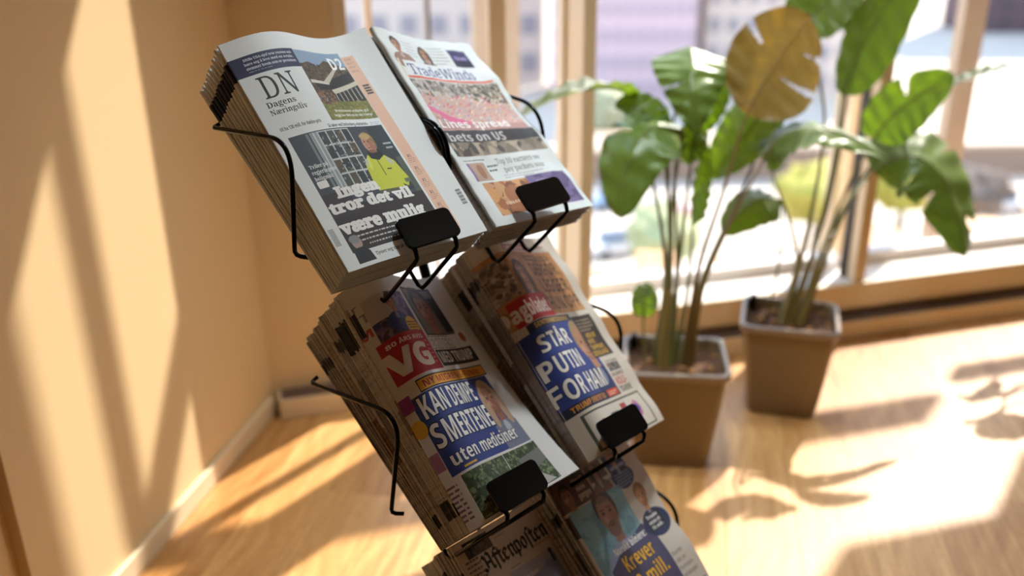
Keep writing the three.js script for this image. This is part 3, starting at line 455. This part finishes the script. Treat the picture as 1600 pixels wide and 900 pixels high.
const FOLD_M = FOLDS.map((t) => new THREE.MeshStandardMaterial({ map: t, roughness: 0.55, side: THREE.DoubleSide }));
const NEWSPRINT = [std('#c9bdae', 0.9), std('#b8aa99', 0.9), std('#d2c8bb', 0.9)];

// ---------------------------------------------------------------- the rack: pockets lean back 46 degrees and step down along the stand
const K = 0.85, RACK_AZ = 46 * D2R, LEAN = 46 * D2R, STEP = 26.93 * D2R;
const rackH = V(Math.sin(RACK_AZ), 0, -Math.cos(RACK_AZ)), rackFront = V(Math.cos(RACK_AZ), 0, Math.sin(RACK_AZ));
const rackU = V(0, Math.cos(LEAN), 0).addScaledVector(rackFront, -Math.sin(LEAN)), rackN = rackFront.clone().multiplyScalar(Math.cos(LEAN)).add(V(0, Math.sin(LEAN), 0));
const stepU = V(0, Math.cos(STEP), 0).addScaledVector(rackFront, -Math.sin(STEP));
const rackQ = new THREE.Quaternion().setFromRotationMatrix(new THREE.Matrix4().makeBasis(rackH, rackU, rackN));
const O0 = EYE.clone().add(V(-0.184, 0.996 - 1.55, -1.551).multiplyScalar(K)), TIER = 0.4988 * K;
const tierO = (t) => O0.clone().addScaledVector(stepU, -TIER * t);
const inTier = (t, a, b, c) => tierO(t).addScaledVector(rackH, a).addScaledVector(rackU, b).addScaledVector(rackN, c);
const HOOPS = [[[[-0.112, 0.205, 0.022, -0.135], [0.179, 0.19, 0.0, -0.125]], [[0.188, 0.19, 0.0, -0.125], [0.475, 0.222, -0.055, -0.16]]],
  [[[-0.05, 0.212, -0.05, -0.235], [0.25, 0.212, -0.088, -0.235]], [[0.258, 0.212, -0.088, -0.235], [0.545, 0.22, -0.1, -0.235]]],
  [[[-0.02, 0.22, -0.02, -0.2], [0.215, 0.22, -0.09, -0.2]], [[0.222, 0.22, -0.09, -0.2], [0.51, 0.25, -0.075, -0.2]]]];
const DEPTH = [0.14, 0.212, 0.186], PITCH = 0.255, PLATE = 0.104;
{
  const rack = thing('newspaper_rack', 'black wire newspaper rack with six tilted pockets', 'rack');
  const foot = inTier(2, 0.2, -0.02, -0.26).setY(0);
  rack.position.copy(foot);
  const rel = (v) => v.clone().sub(foot), add = (name, geo) => mesh(name, geo, M.black, rack), R = 0.0038;
  const mid = 0.27;
  // upright behind the pockets, its base and crossbars
  const down = inTier(2, mid, 0.02, -0.3);
  const spine = [inTier(0, mid, 0.36, -0.21), inTier(0, mid, 0.06, -0.36), down, V(down.x, 0.03, down.z)];
  add('upright', wire(spine.map(rel), 0.011, 0.03, 80));
  const ft = (x, z) => V(down.x, 0.012, down.z).addScaledVector(rackH, x).addScaledVector(rackFront, z);
  add('base', mergeGeometries([wire([ft(-0.26, 0.3), ft(-0.26, -0.3), ft(0.26, -0.3), ft(0.26, 0.3)].map(rel), 0.011, 0.04), wire([ft(-0.26, 0), ft(0.26, 0)].map(rel), 0.011, 0.01, 8)]));
  const pw = PLATE / 2 - 0.001, ph = 0.025, pr = 0.009, shp = new THREE.Shape();
  shp.moveTo(-pw + pr, -ph).lineTo(pw - pr, -ph).absarc(pw - pr, -ph + pr, pr, -Math.PI / 2, 0).lineTo(pw, ph - pr).absarc(pw - pr, ph - pr, pr, 0, Math.PI / 2).lineTo(-pw + pr, ph).absarc(-pw + pr, ph - pr, pr, Math.PI / 2, Math.PI).lineTo(-pw, -ph + pr).absarc(-pw + pr, -ph + pr, pr, Math.PI, Math.PI * 1.5);
  const plateGeo = new THREE.ExtrudeGeometry(shp, { depth: 0.004, bevelEnabled: true, bevelThickness: 0.0012, bevelSize: 0.0012, bevelSegments: 3, curveSegments: 8 }); plateGeo.translate(0, 0, -0.002);
  for (let t = 0; t < 3; t++) {
    const D = DEPTH[t];
    add('crossbar', wire([inTier(t, 0.0, 0.3, -D - 0.006), inTier(t, 0.42, 0.3, -D - 0.006)].map(rel), 0.0045, 0.01, 8));
    add('bracket', wire([inTier(t, mid, 0.3, -D - 0.006), [inTier(0, mid, 0.3, -0.235), inTier(1, mid, 0.2, -0.27), inTier(2, mid, 0.1, -0.29)][t]].map(rel), 0.006, 0.01, 8));
    for (let p = 0; p < 2; p++) {
      const a0 = p * PITCH, k = [0, 0.055, 0.09][t] * (p ? 0.6 : 1), P = (a, b, c) => rel(inTier(t, a, b, c));
      // plate that holds the papers, with rounded corners, and the two bars that carry it
      const g = plateGeo.clone(); g.applyQuaternion(rackQ); const c = P(a0 + PLATE / 2, 0.024, 0.006); g.translate(c.x, c.y, c.z); add('front_plate', g);
      for (const s of [0.012, PLATE - 0.012]) add('support_bar', wire([P(a0 + s, 0.02, 0.002), P(a0 + s, -0.016, 0.0), P(a0 + s, -0.016, -D - 0.006), P(a0 + s, 0.3, -D - 0.012)], R, 0.012, 40));
      // side hoops: forward over the bundle's edge and back again lower down
      for (const [a, bp, cp, bk] of HOOPS[t][p]) add('side_hoop', wire([P(a + 0.016, bp + 0.16, bk), P(a, bp + 0.155, bk), P(a, bp - 0.005, cp + 0.02), P(a, bp - 0.115, bk + 0.03), P(a + 0.02, bp - 0.125, bk + 0.03)], R, [0, 0.01, 0.06, 0.01, 0]));
    }
  }
}

// ---------------------------------------------------------------- newspapers, one by one
function sheetGeo(front, back, W, H, nu, nv, inset = 0, closed = false) {   // local a, b, c; a folded sheet round the left edge
  const pos = [], uv = [], idx = [], ring = [];
  const b0 = inset, b1 = H - inset, a0 = inset * 0.8, a1 = W - inset;
  const prof = [];                                        // [a, side 0 front .. 1 back, u]
  for (let i = nu; i >= 0; i--) prof.push([lerp(a0, a1, i / nu), 0, i / nu]);
  for (let i = 1; i < 6; i++) prof.push([null, i / 6, 0.004]);
  for (let i = 0; i <= nu; i++) prof.push([lerp(a0, a1, i / nu), 1, i / nu]);
  const n = prof.length;
  for (let j = 0; j <= nv; j++) {
    const b = lerp(b0, b1, j / nv);
    for (const [a, side, u] of prof) {
      let x, c;
      if (a === null) { const f = front(a0, b), k = back(a0, b), r = (f - k) / 2 - inset * 0.6, t = Math.PI * side; x = a0 - Math.abs(r) * 0.8 * Math.sin(t); c = (f + k) / 2 + r * Math.cos(t); }
      else { x = a; const f = front(a, b), k = back(a, b); c = side ? k + inset * 0.6 : f - inset * 0.6; }
      pos.push(x, b, c); uv.push(Math.max(0.004, u), j / nv);
    }
  }
  for (let j = 0; j < nv; j++) for (let i = 0; i < n - 1; i++) { const p = j * n + i; idx.push(p, p + n, p + 1, p + 1, p + n, p + n + 1); }
  if (closed) {   // top, bottom and the open right side
    const m = nu;
    for (const j of [0, nv]) for (let i = 0; i < n / 2 - 1; i++) { const p = j * n + i, q = j * n + n - 1 - i; j ? idx.push(p, q, p + 1, p + 1, q, q - 1) : idx.push(p, p + 1, q, p + 1, q - 1, q); }
    for (let j = 0; j < nv; j++) { const p = j * n, q = j * n + n - 1; idx.push(p, q, p + n, p + n, q, q + n); }
  }
  const g = new THREE.BufferGeometry(); g.setAttribute('position', new THREE.Float32BufferAttribute(pos, 3)); g.setAttribute('uv', new THREE.Float32BufferAttribute(uv, 2)); g.setIndex(idx); g.computeVertexNormals(); return g;
}
function bundle(o) {
  const { tier, a, W, H, N, front, back, name, topLabel, label, group, print } = o;
  // uneven paper thicknesses
  const w = [...Array(N)].map(() => rr(0.6, 1.5)), sum = w.reduce((p, q) => p + q, 0); let acc = 0;
  const ORD = ['', 'first', 'second', 'third', 'fourth', 'fifth', 'sixth', 'seventh', 'eighth', 'ninth', 'tenth', 'eleventh', 'twelfth', 'thirteenth', 'fourteenth', 'fifteenth', 'sixteenth', 'seventeenth', 'eighteenth', 'nineteenth', 'twentieth', 'twenty-first', 'twenty-second', 'twenty-third', 'twenty-fourth', 'twenty-fifth', 'twenty-sixth', 'twenty-seventh'];
  let run = Math.floor(rnd() * FOLD_M.length), own = false;
  for (let j = 0; j < N; j++) {
    if (rnd() < 0.28) { run = Math.floor(rnd() * FOLD_M.length); own = rnd() < (o.same ?? 0.3); }
    const f0 = acc / sum; acc += w[j]; const f1 = acc / sum, top = j === N - 1, loose = o.loose ?? 1, y0 = top ? 0 : rr(0, 0.003), da = top ? 0 : rr(-0.002, 0.002) * loose, dH = top ? 0 : rr(-0.007, 0.001) * loose, wob = top ? 0 : rr(-0.0012, 0.0012);
    const S = (f) => (x, y) => lerp(back(x / W, y / H), front(x / W, y / H), f);
    const fr = S(f1 - 0.19 * (f1 - f0)), bk = S(f0 + 0.19 * (f1 - f0)), org = [a + da, y0, 0];
    const t = thing(name, top ? topLabel : `${ORD[N - 1 - j]} folded newspaper ${label}`, 'newspaper', group); if (top) delete t.userData.group;
    t.position.copy(inTier(tier, ...org)); t.quaternion.copy(rackQ);
    const nu = top ? 36 : 10, nv = top ? 40 : 10, Hj = H + dH;
    const ff = (x, y) => fr(x, y) + wob * Math.sin(y / Hj * 3), bb = (x, y) => bk(x, y) + wob * Math.sin(y / Hj * 3);
    mesh('cover', sheetGeo(ff, bb, W, Hj, nu, nv), top || own || o.same === 1 ? PRINT[print] : FOLD_M[run], t);
    mesh('inner_pages', sheetGeo(ff, bb, W + rr(-0.004, 0.004), Hj, nu, nv, 0.0012, true), NEWSPRINT[Math.floor(rnd() * 3)], t);
  }
}
const roll = (x, w, k) => x < w ? -k * (1 - x / w) ** 2 : 0;
bundle({ tier: 0, a: -0.101, W: 0.275, H: 0.428, N: 11, name: 'newspaper', print: 'business', same: 1, loose: 0.5,
  topLabel: 'newspaper with large DN masthead, folded on top of the upper pocket', label: 'beneath the DN front page', group: 'business newspapers in the upper pocket',
  front: (x, y) => -0.012 + 0.017 * Math.pow(y, 1.3) * Math.sin(6.6 * x - 0.25) + 0.004 * (1 - y) * Math.sin(5 * x), back: (x, y) => -0.084 - 0.052 * y * (1 - 0.6 * x) });
bundle({ tier: 0, a: 0.196, W: 0.275, H: 0.432, N: 9, name: 'newspaper', print: 'shipping', same: 0,
  topLabel: 'TradeWinds newspaper with a container port picture, slightly crumpled', label: 'beneath the TradeWinds front page', group: 'shipping newspapers in the upper pocket',
  front: (x, y) => -0.012 - 0.04 * x - 0.045 * x * y - 0.012 * y * Math.sin(3.1 * x) + 0.003 * Math.sin(13 * y + 4 * x) * x + 0.007 * noise(x * 3, y * 6, 3) * (0.3 + x) + 0.003 * noise(x * 9, y * 14, 8), back: (x, y) => -0.092 - 0.025 * x - 0.05 * y });
bundle({ tier: 1, a: -0.03, W: 0.252, H: 0.438, N: 27, name: 'newspaper', print: 'tabloid', same: 0,
  topLabel: 'tabloid newspaper with red VG logo, lower corner curling out', label: 'beneath the red VG front page', group: 'tabloids in the left middle pocket',
  front: (x, y) => 0.004 + roll(x, 0.24, 0.05) - 0.135 * Math.max(0, x - 0.1) * (0.86 + 0.14 * y) + 0.05 * Math.pow(x, 2.4) * Math.pow(1 - y, 3) + 0.010 * y * Math.sin(6.3 * x), back: (x, y) => -0.155 - 0.065 * y });
bundle({ tier: 1, a: 0.246, W: 0.268, H: 0.44, N: 20, name: 'newspaper', print: 'daily', same: 0,
  topLabel: 'tabloid newspaper with orange-brown banner reading DERFOR LEGGER HUN OPP', label: 'beneath the orange-brown front page', group: 'tabloids in the right middle pocket',
  front: (x, y) => 0.0 + roll(x, 0.2, 0.045) - 0.115 * Math.max(0, x - 0.08) + 0.008 * y * Math.sin(6.3 * x) + 0.002 * Math.sin(26 * y) * x + 0.003 * noise(x * 4, y * 7, 5), back: (x, y) => -0.16 - 0.035 * y });
bundle({ tier: 2, a: 0.01, W: 0.245, H: 0.40, N: 16, name: 'newspaper', print: 'broadsheet', same: 0,
  topLabel: 'newspaper with black Aftenposten blackletter masthead in the lowest row', label: 'beneath the blackletter front page', group: 'newspapers in the left bottom pocket',
  front: (x, y) => -0.03 + roll(x, 0.12, 0.02) - 0.065 * x, back: (x, y) => -0.15 - 0.03 * y });
bundle({ tier: 2, a: 0.222, W: 0.245, H: 0.405, N: 12, name: 'newspaper', print: 'magazine', same: 0, fold: 3,
  topLabel: 'newspaper with a bearded man on blue and yellow words Krever 10 mill.', label: 'beneath the bearded man front page', group: 'newspapers in the right bottom pocket',
  front: (x, y) => -0.010 - 0.03 * x + 0.006 * Math.sin(6 * x) * y + 0.005 * Math.sin(14 * y + 2) * x + 0.004 * noise(x * 4, y * 6, 9) * x, back: (x, y) => -0.115 - 0.04 * y });

// ---------------------------------------------------------------- two potted plants with large paddle leaves
const camVec = (x, y, z) => V(0, 0, 0).addScaledVector(camR, x).addScaledVector(camU, y).addScaledVector(camF, -z).normalize();
const VEINS = tex(canvas(512, 512, (x, w, h) => {   // u across (midrib at the middle), v along
  const im = x.createImageData(w, h);
  for (let j = 0; j < h; j++) for (let i = 0; i < w; i++) {
    const a = Math.abs(i / w - 0.5) * 2, t = j / h - a * 0.16, n = noise(t * 90, a * 1.5, 2) * 16 + noise(t * 34, a * 2, 7) * 14 + noise(i / 60, j / 60, 3) * 10;
    const rib = a < 0.03 ? 26 : 0, v = 205 + n + rib;
    im.data.set([Math.min(255, v), Math.min(255, v), Math.min(255, v - 8), 255], (j * w + i) * 4);
  }
  x.putImageData(im, 0, 0);
}));
const leafMats = {};
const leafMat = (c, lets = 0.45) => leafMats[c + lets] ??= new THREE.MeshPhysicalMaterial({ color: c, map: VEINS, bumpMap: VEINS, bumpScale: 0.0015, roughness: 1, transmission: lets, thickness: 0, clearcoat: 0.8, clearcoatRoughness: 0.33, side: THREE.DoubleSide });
const STEM = std('#5f5a26', 0.55), STEM_BROWN = std('#6d5426', 0.6), SHEATH = std('#7f6d33', 0.6);
function taperTube(curve, r0, r1, seg = 24, flat = 1) {
  const fr = curve.computeFrenetFrames(seg, false), pos = [], idx = [], n = 8;
  for (let i = 0; i <= seg; i++) {
    const p = curve.getPointAt(i / seg), r = lerp(r0, r1, i / seg);
    for (let k = 0; k < n; k++) { const a = k / n * 2 * Math.PI, q = p.clone().addScaledVector(fr.normals[i], Math.cos(a) * r).addScaledVector(fr.binormals[i], Math.sin(a) * r * flat); pos.push(q.x, q.y, q.z); }
  }
  for (let i = 0; i < seg; i++) for (let k = 0; k < n; k++) { const a = i * n + k, b = i * n + (k + 1) % n; idx.push(a, b, a + n, b, b + n, a + n); }
  const g = new THREE.BufferGeometry(); g.setAttribute('position', new THREE.Float32BufferAttribute(pos, 3)); g.setIndex(idx); g.computeVertexNormals(); return g;
}
function leafGeo(P0, P1, P2, W, N, o) {
  const curve = new THREE.QuadraticBezierCurve3(P0, P1, P2), nt = 72, nv = 22, pos = [], uv = [], idx = [], fold = o.fold ?? 0.35, cup = o.cup ?? 0;
  for (let i = 0; i <= nt; i++) {
    const t = i / nt, p = curve.getPoint(t), d = curve.getTangent(t), side = V().crossVectors(d, N).normalize(), nn = V().crossVectors(side, d).normalize();
    const tt = Math.pow(t, o.p ?? 1), w = W / 2 * Math.pow(Math.max(0, 4 * tt * (1 - tt)), 0.5) * (1.08 - 0.3 * tt) * (t < 0.04 ? t / 0.04 * 0.6 + 0.4 : 1);
    for (let k = 0; k <= nv; k++) {
      const v = k / nv * 2 - 1, a = Math.abs(v), rip = 0.006 * noise(t * 7 + W * 50, v * 2, W * 90) + 0.004 * a * Math.sin(t * 40 + v * 3);
      const q = p.clone().addScaledVector(side, v * w * Math.cos(fold)).addScaledVector(nn, a * w * Math.sin(fold) - cup * a * a * w + rip).addScaledVector(d, -a * w * 0.15);
      pos.push(q.x, q.y, q.z); uv.push(k / nv, t);
    }
  }
  const torn = (t, v) => (o.tears ?? []).some(([s, at, g, from = 0.15]) => Math.sign(v) === s && Math.abs(v) > from && Math.abs(t - at - 0.12 * (Math.abs(v) - from)) < g * (Math.abs(v) - from) / (1 - from));
  for (let i = 0; i < nt; i++) for (let k = 0; k < nv; k++) {
    if (torn((i + 0.5) / nt, (k + 0.5) / nv * 2 - 1)) continue;
    const a = i * (nv + 1) + k, b = a + nv + 1; idx.push(a, a + 1, b, a + 1, b + 1, b);
  }
  const g = new THREE.BufferGeometry(); g.setAttribute('position', new THREE.Float32BufferAttribute(pos, 3)); g.setAttribute('uv', new THREE.Float32BufferAttribute(uv, 2)); g.setIndex(idx); g.computeVertexNormals();
  return [g, taperTube(curve, 0.0035, 0.001, 16)];
}
function ringRect(w, d, r, y, n = 6) {
  const out = [];
  for (const [sx, sz, a0] of [[1, 1, 0], [-1, 1, 90], [-1, -1, 180], [1, -1, 270]]) for (let i = 0; i <= n; i++) { const a = (a0 + 90 * i / n) * D2R; out.push(V(sx * (w / 2 - r) + Math.cos(a) * r, y, sz * (d / 2 - r) + Math.sin(a) * r)); }
  return out;
}
function loft(rings, cap) {
  const n = rings[0].length, pos = [], idx = [];
  rings.forEach((r) => r.forEach((p) => pos.push(p.x, p.y, p.z)));
  for (let j = 0; j < rings.length - 1; j++) for (let i = 0; i < n; i++) { const a = j * n + i, b = j * n + (i + 1) % n; idx.push(a, a + n, b, b, a + n, b + n); }
  if (cap) { const c = pos.length / 3; pos.push(0, rings[0][0].y, 0); for (let i = 0; i < n; i++) idx.push(c, i, (i + 1) % n); }
  const g = new THREE.BufferGeometry(); g.setAttribute('position', new THREE.Float32BufferAttribute(pos, 3)); g.setIndex(idx); g.computeVertexNormals(); return g;
}
const POT = std('#7f6a4c', 0.4), RIM = std('#8f7c68', 0.32), SOIL = std('#573820', 0.95), CLAY = std('#9a6c3c', 0.9);
function potted(label, center, turn, leaves) {
  const t = thing('potted_plant', label, 'potted plant'); t.position.copy(center);
  const add = (name, geo, m, par) => { geo.rotateY(turn); return mesh(name, geo, m, par ?? t); };
  const w = (y) => lerp(0.215, 0.292, Math.pow(y / 0.33, 0.85)), d = (y) => lerp(0.185, 0.252, Math.pow(y / 0.33, 0.85)), sec = (y, k = 0) => ringRect(w(y) + k, d(y) + k, 0.032, y);
  const levels = [0.0, 0.004, 0.05, 0.1, 0.16, 0.22, 0.28, 0.312];
  add('pot', loft([ringRect(w(0) - 0.02, d(0) - 0.02, 0.025, 0), ...levels.slice(1).map((y) => sec(y)), sec(0.312, -0.014), ...[0.25, 0.2].map((y) => sec(y, -0.014))], true), POT);
  add('rim', loft([sec(0.306, 0.0), sec(0.306, 0.014), sec(0.31, 0.018), sec(0.324, 0.018), sec(0.33, 0.012), sec(0.33, -0.006), sec(0.326, -0.012), sec(0.306, -0.014), sec(0.306, 0.0)]), RIM);
  const soil = new THREE.PlaneGeometry(w(0.3) - 0.016, d(0.3) - 0.016, 36, 30).rotateX(-Math.PI / 2), sp = soil.attributes.position;
  for (let i = 0; i < sp.count; i++) sp.setY(i, 0.296 + 0.012 * noise(sp.getX(i) * 40, sp.getZ(i) * 40, center.x * 9) + 0.006 * noise(sp.getX(i) * 110, sp.getZ(i) * 110, 3));
  soil.computeVertexNormals(); add('soil', soil, SOIL);
  const grit = [];
  for (let i = 0; i < 18; i++) { const g = new THREE.IcosahedronGeometry(rr(0.004, 0.012), 1); g.scale(1, 0.7, rr(0.7, 1.2)); g.translate(rr(-0.12, 0.12), 0.3, rr(-0.1, 0.1)); grit.push(g); }
  const st = add('soil_clump', mergeGeometries(grit), CLAY); st.userData.kind = 'stuff';
  add('water_gauge', new THREE.CylinderGeometry(0.008, 0.009, 0.05, 12).translate(-w(0.3) / 2 + 0.022, 0.322, -d(0.3) / 2 + 0.022), M.black);
  const L = (v) => v.clone().sub(center);
  for (const f of leaves) {
    const [b, c, e, z0, z1] = [f.base, f.ctrl ?? [(f.base[0] + f.tip[0]) / 2, (f.base[1] + f.tip[1]) / 2], f.tip, f.z, f.z2 ?? f.z];
    const P0 = atDepth(...b, z0), P1 = atDepth(...c, (z0 + z1) / 2 - (f.arch ?? 0.03)), P2 = atDepth(...e, z1), N = camVec(...f.n);
    const [lg, rib] = leafGeo(L(P0), L(P1), L(P2), f.w, N, f);
    const m = mesh('leaf', lg, leafMat(f.c, f.lets), t); mesh('midrib', rib, f.brownStem ? STEM_BROWN : STEM, m);
    if (f.root) {
      const R0 = center.clone().add(V(f.root[0], 0.29, f.root[1])), via = (f.via ?? []).map(([x, y, z]) => atDepth(x, y, z));
      const curve = new THREE.CatmullRomCurve3([R0, ...via, P0, P0.clone().lerp(P1, 0.12)].map(L), false, 'centripetal');
      mesh('stem', taperTube(curve, f.r ?? 0.0085, 0.0035, 36), f.brownStem ? STEM_BROWN : STEM, t);
      if (!f.thin) { const s2 = new THREE.CatmullRomCurve3([0, 0.1, 0.2, 0.34].map((k) => curve.getPointAt(k))); mesh('sheath', taperTube(s2, 0.0135, 0.007, 14), f.brownStem ? STEM_BROWN : SHEATH, t); }
    }
  }
  return t;
}
const GOLD = '#b08a2c', LEAF = '#6c8a16';   // one golden-brown leaf, all others the same green; translucency set per leaf to make the backlit ones glow
potted('potted paddle-leaf plant with a golden-brown torn leaf, closest to the rack', V(0.482, 0, -2.475), -6.8 * D2R, [
  { base: [1167, 178], ctrl: [1200, 110], tip: [1266, 24], z: 2.62, z2: 2.68, p: 1.35, w: 0.325, n: [0.15, -0.2, 1], c: GOLD, brownStem: 1, fold: -0.22, cup: -0.3, tears: [[1, 0.5, 0.035, 0.25], [1, 0.78, 0.02, 0.45], [-1, 0.6, 0.03, 0.3]], root: [0.03, 0.0], via: [[1092, 420, 2.66], [1130, 300, 2.63]] },
  { lets: 0.14, base: [1079, 74], ctrl: [1083, 110], tip: [1087, 206], z: 2.72, z2: 2.62, arch: 0.1, p: 0.5, w: 0.25, n: [-0.1, 0.45, 1], c: LEAF, fold: -0.3, tears: [[1, 0.5, 0.02]], root: [-0.03, 0.01], via: [[1048, 400, 2.7], [1044, 260, 2.74], [1060, 150, 2.75]] },
  { lets: 0.85, base: [1088, 204], tip: [1140, 100], z: 2.72, w: 0.11, n: [0.5, 0.1, 0.8], c: LEAF, fold: 0.3, root: [-0.02, -0.02], thin: 1, via: [[1062, 400, 2.74]] },
  { base: [1034, 210], ctrl: [1012, 158], tip: [960, 164], z: 2.7, w: 0.115, n: [-0.2, 0.4, 0.9], c: LEAF, fold: 0.2, root: [-0.05, 0], thin: 1, via: [[1046, 380, 2.72]] },
  { lets: 0.14, base: [1066, 206], ctrl: [975, 165], tip: [970, 342], z: 2.68, z2: 2.58, arch: 0.06, p: 0.85, w: 0.27, n: [-0.25, 0.5, 0.85], c: LEAF, fold: -0.3, tears: [[1, 0.42, 0.03, 0.3]], root: [-0.045, 0.02], via: [[1046, 430, 2.68], [1052, 300, 2.66]] },
  { lets: 0.85, base: [1200, 160], ctrl: [1172, 210], tip: [1106, 278], z: 2.82, w: 0.19, n: [-0.3, 0.3, 0.9], c: LEAF, fold: 0.15, root: [0.02, -0.03], thin: 1, via: [[1100, 430, 2.8], [1175, 260, 2.84]] },
  { lets: 0.85, base: [1082, 352], ctrl: [1078, 290], tip: [1104, 222], z: 2.76, w: 0.11, n: [0.6, 0.1, 0.7], c: LEAF, fold: 0.6, root: [0.0, -0.02], thin: 1, via: [[1075, 450, 2.76]] },
  { base: [1056, 244], tip: [1100, 198], z: 2.74, w: 0.12, n: [0.2, 0.2, 1], c: LEAF, fold: 0.3, root: [-0.01, 0], thin: 1, via: [[1058, 420, 2.74]] },
  { lets: 0.85, base: [1005, 496], tip: [1009, 440], z: 2.76, p: 1.2, w: 0.09, n: [0, 0.2, 1], c: LEAF, fold: 0.2, root: [-0.09, 0.01], thin: 1, r: 0.003 },
  { lets: 0.85, base: [988, 152], ctrl: [940, 112], tip: [812, 182], z: 2.72, z2: 2.45, w: 0.13, n: [0.1, 1, 0.25], c: LEAF, fold: 0.35, root: [-0.06, -0.02], thin: 1, via: [[1040, 420, 2.75], [1015, 260, 2.78]] },
  { base: [1192, 252], ctrl: [1235, 150], tip: [1392, 246], z: 2.68, z2: 2.6, w: 0.17, n: [0.0, 0.8, 0.62], c: LEAF, brownStem: 1, fold: -0.25, root: [0.045, 0.01], via: [[1098, 450, 2.66], [1150, 330, 2.65]] },
]);
potted('potted paddle-leaf plant with a dark drooping split leaf, beside the window post', V(0.905, 0, -2.765), -16.4 * D2R, [
  { base: [1316, 149], ctrl: [1345, 60], tip: [1450, -95], z: 2.98, p: 1.15, w: 0.225, n: [0.35, 0.0, 1], c: LEAF, fold: 0.35, root: [0.0, 0], via: [[1275, 380, 3.0], [1305, 240, 2.98]] },
  { base: [1254, 50], ctrl: [1275, 10], tip: [1370, -70], z: 2.95, w: 0.22, n: [0.1, 0.5, 0.9], c: LEAF, fold: 0.25, root: [-0.02, 0], via: [[1264, 350, 3.0], [1288, 180, 2.97], [1270, 90, 2.95]] },
  { base: [1327, 66], tip: [1318, -60], z: 3.05, w: 0.08, n: [0.5, 0, 1], c: LEAF, fold: 0.3, root: [0.0, -0.02], thin: 1, via: [[1290, 330, 3.04], [1318, 180, 3.04]] },
  { lets: 0.85, base: [1366, 218], ctrl: [1392, 165], tip: [1492, 118], z: 2.98, w: 0.2, n: [0.1, -0.1, 1], c: LEAF, fold: 0.15, tears: [[-1, 0.58, 0.05, 0.2]], root: [0.025, 0.01], via: [[1290, 380, 3.0], [1330, 280, 2.99]] },
  { lets: 0.85, base: [1470, 138], ctrl: [1520, 116], tip: [1590, 101], z: 3.05, w: 0.09, n: [0, 1, 0.4], c: LEAF, fold: 0.2, root: [0.03, -0.02], thin: 1, via: [[1300, 360, 3.06], [1390, 220, 3.08]] },
  { lets: 0.14, base: [1364, 268], ctrl: [1478, 180], tip: [1508, 402], z: 3.04, z2: 3.0, arch: 0.08, w: 0.31, n: [0.15, 0.35, 1], c: LEAF, fold: -0.25, tears: [[1, 0.42, 0.025, 0.3], [1, 0.68, 0.025, 0.35], [-1, 0.5, 0.015, 0.5], [-1, 0.85, 0.03, 0.3]], root: [0.03, 0.02], via: [[1292, 400, 2.97], [1325, 320, 2.96]] },
  { lets: 0.85, base: [1222, 316], ctrl: [1180, 290], tip: [1130, 368], z: 2.95, w: 0.2, n: [0.2, 0.75, 0.6], c: LEAF, fold: -0.3, root: [-0.085, 0.0], thin: 1, r: 0.004, via: [[1212, 440, 2.97]] },
  { base: [1206, 268], ctrl: [1212, 240], tip: [1218, 195], z: 3.1, w: 0.08, n: [0.4, 0.2, 1], c: LEAF, fold: 0.2, root: [-0.03, -0.02], thin: 1, via: [[1245, 400, 3.06]] },
]);
potted('potted paddle-leaf plant by the right windows, apart from the other two', V(2.2, 0, -3.12), -30 * D2R, [
  { base: [1690, 230], ctrl: [1720, 150], tip: [1800, 60], z: 3.35, w: 0.22, n: [0.2, 0.1, 1], c: LEAF, fold: 0.2, root: [0.0, 0.0], via: [[1670, 380, 3.42]] },
  { base: [1650, 280], ctrl: [1655, 210], tip: [1690, 130], z: 3.5, w: 0.14, n: [0.4, 0.2, 1], c: LEAF, fold: 0.2, root: [-0.03, 0.0], via: [[1652, 390, 3.5]] },
  { lets: 0.14, base: [1750, 300], ctrl: [1800, 240], tip: [1850, 330], z: 3.3, w: 0.2, n: [0.1, 0.5, 1], c: LEAF, fold: -0.2, tears: [[1, 0.5, 0.04, 0.2], [-1, 0.7, 0.04, 0.2]], root: [0.03, 0.0], via: [[1700, 400, 3.4]] },
  { base: [1660, 340], tip: [1640, 240], z: 3.3, w: 0.1, n: [0.5, 0.2, 1], c: LEAF, fold: 0.3, root: [0.0, 0.02], thin: 1 },
  { base: [1700, 330], ctrl: [1690, 240], tip: [1640, 170], z: 3.45, z2: 3.5, w: 0.12, n: [0.4, 0.3, 1], c: LEAF, fold: 0.3, root: [0.01, -0.02], thin: 1 },
]);
renderer.render(scene, camera);
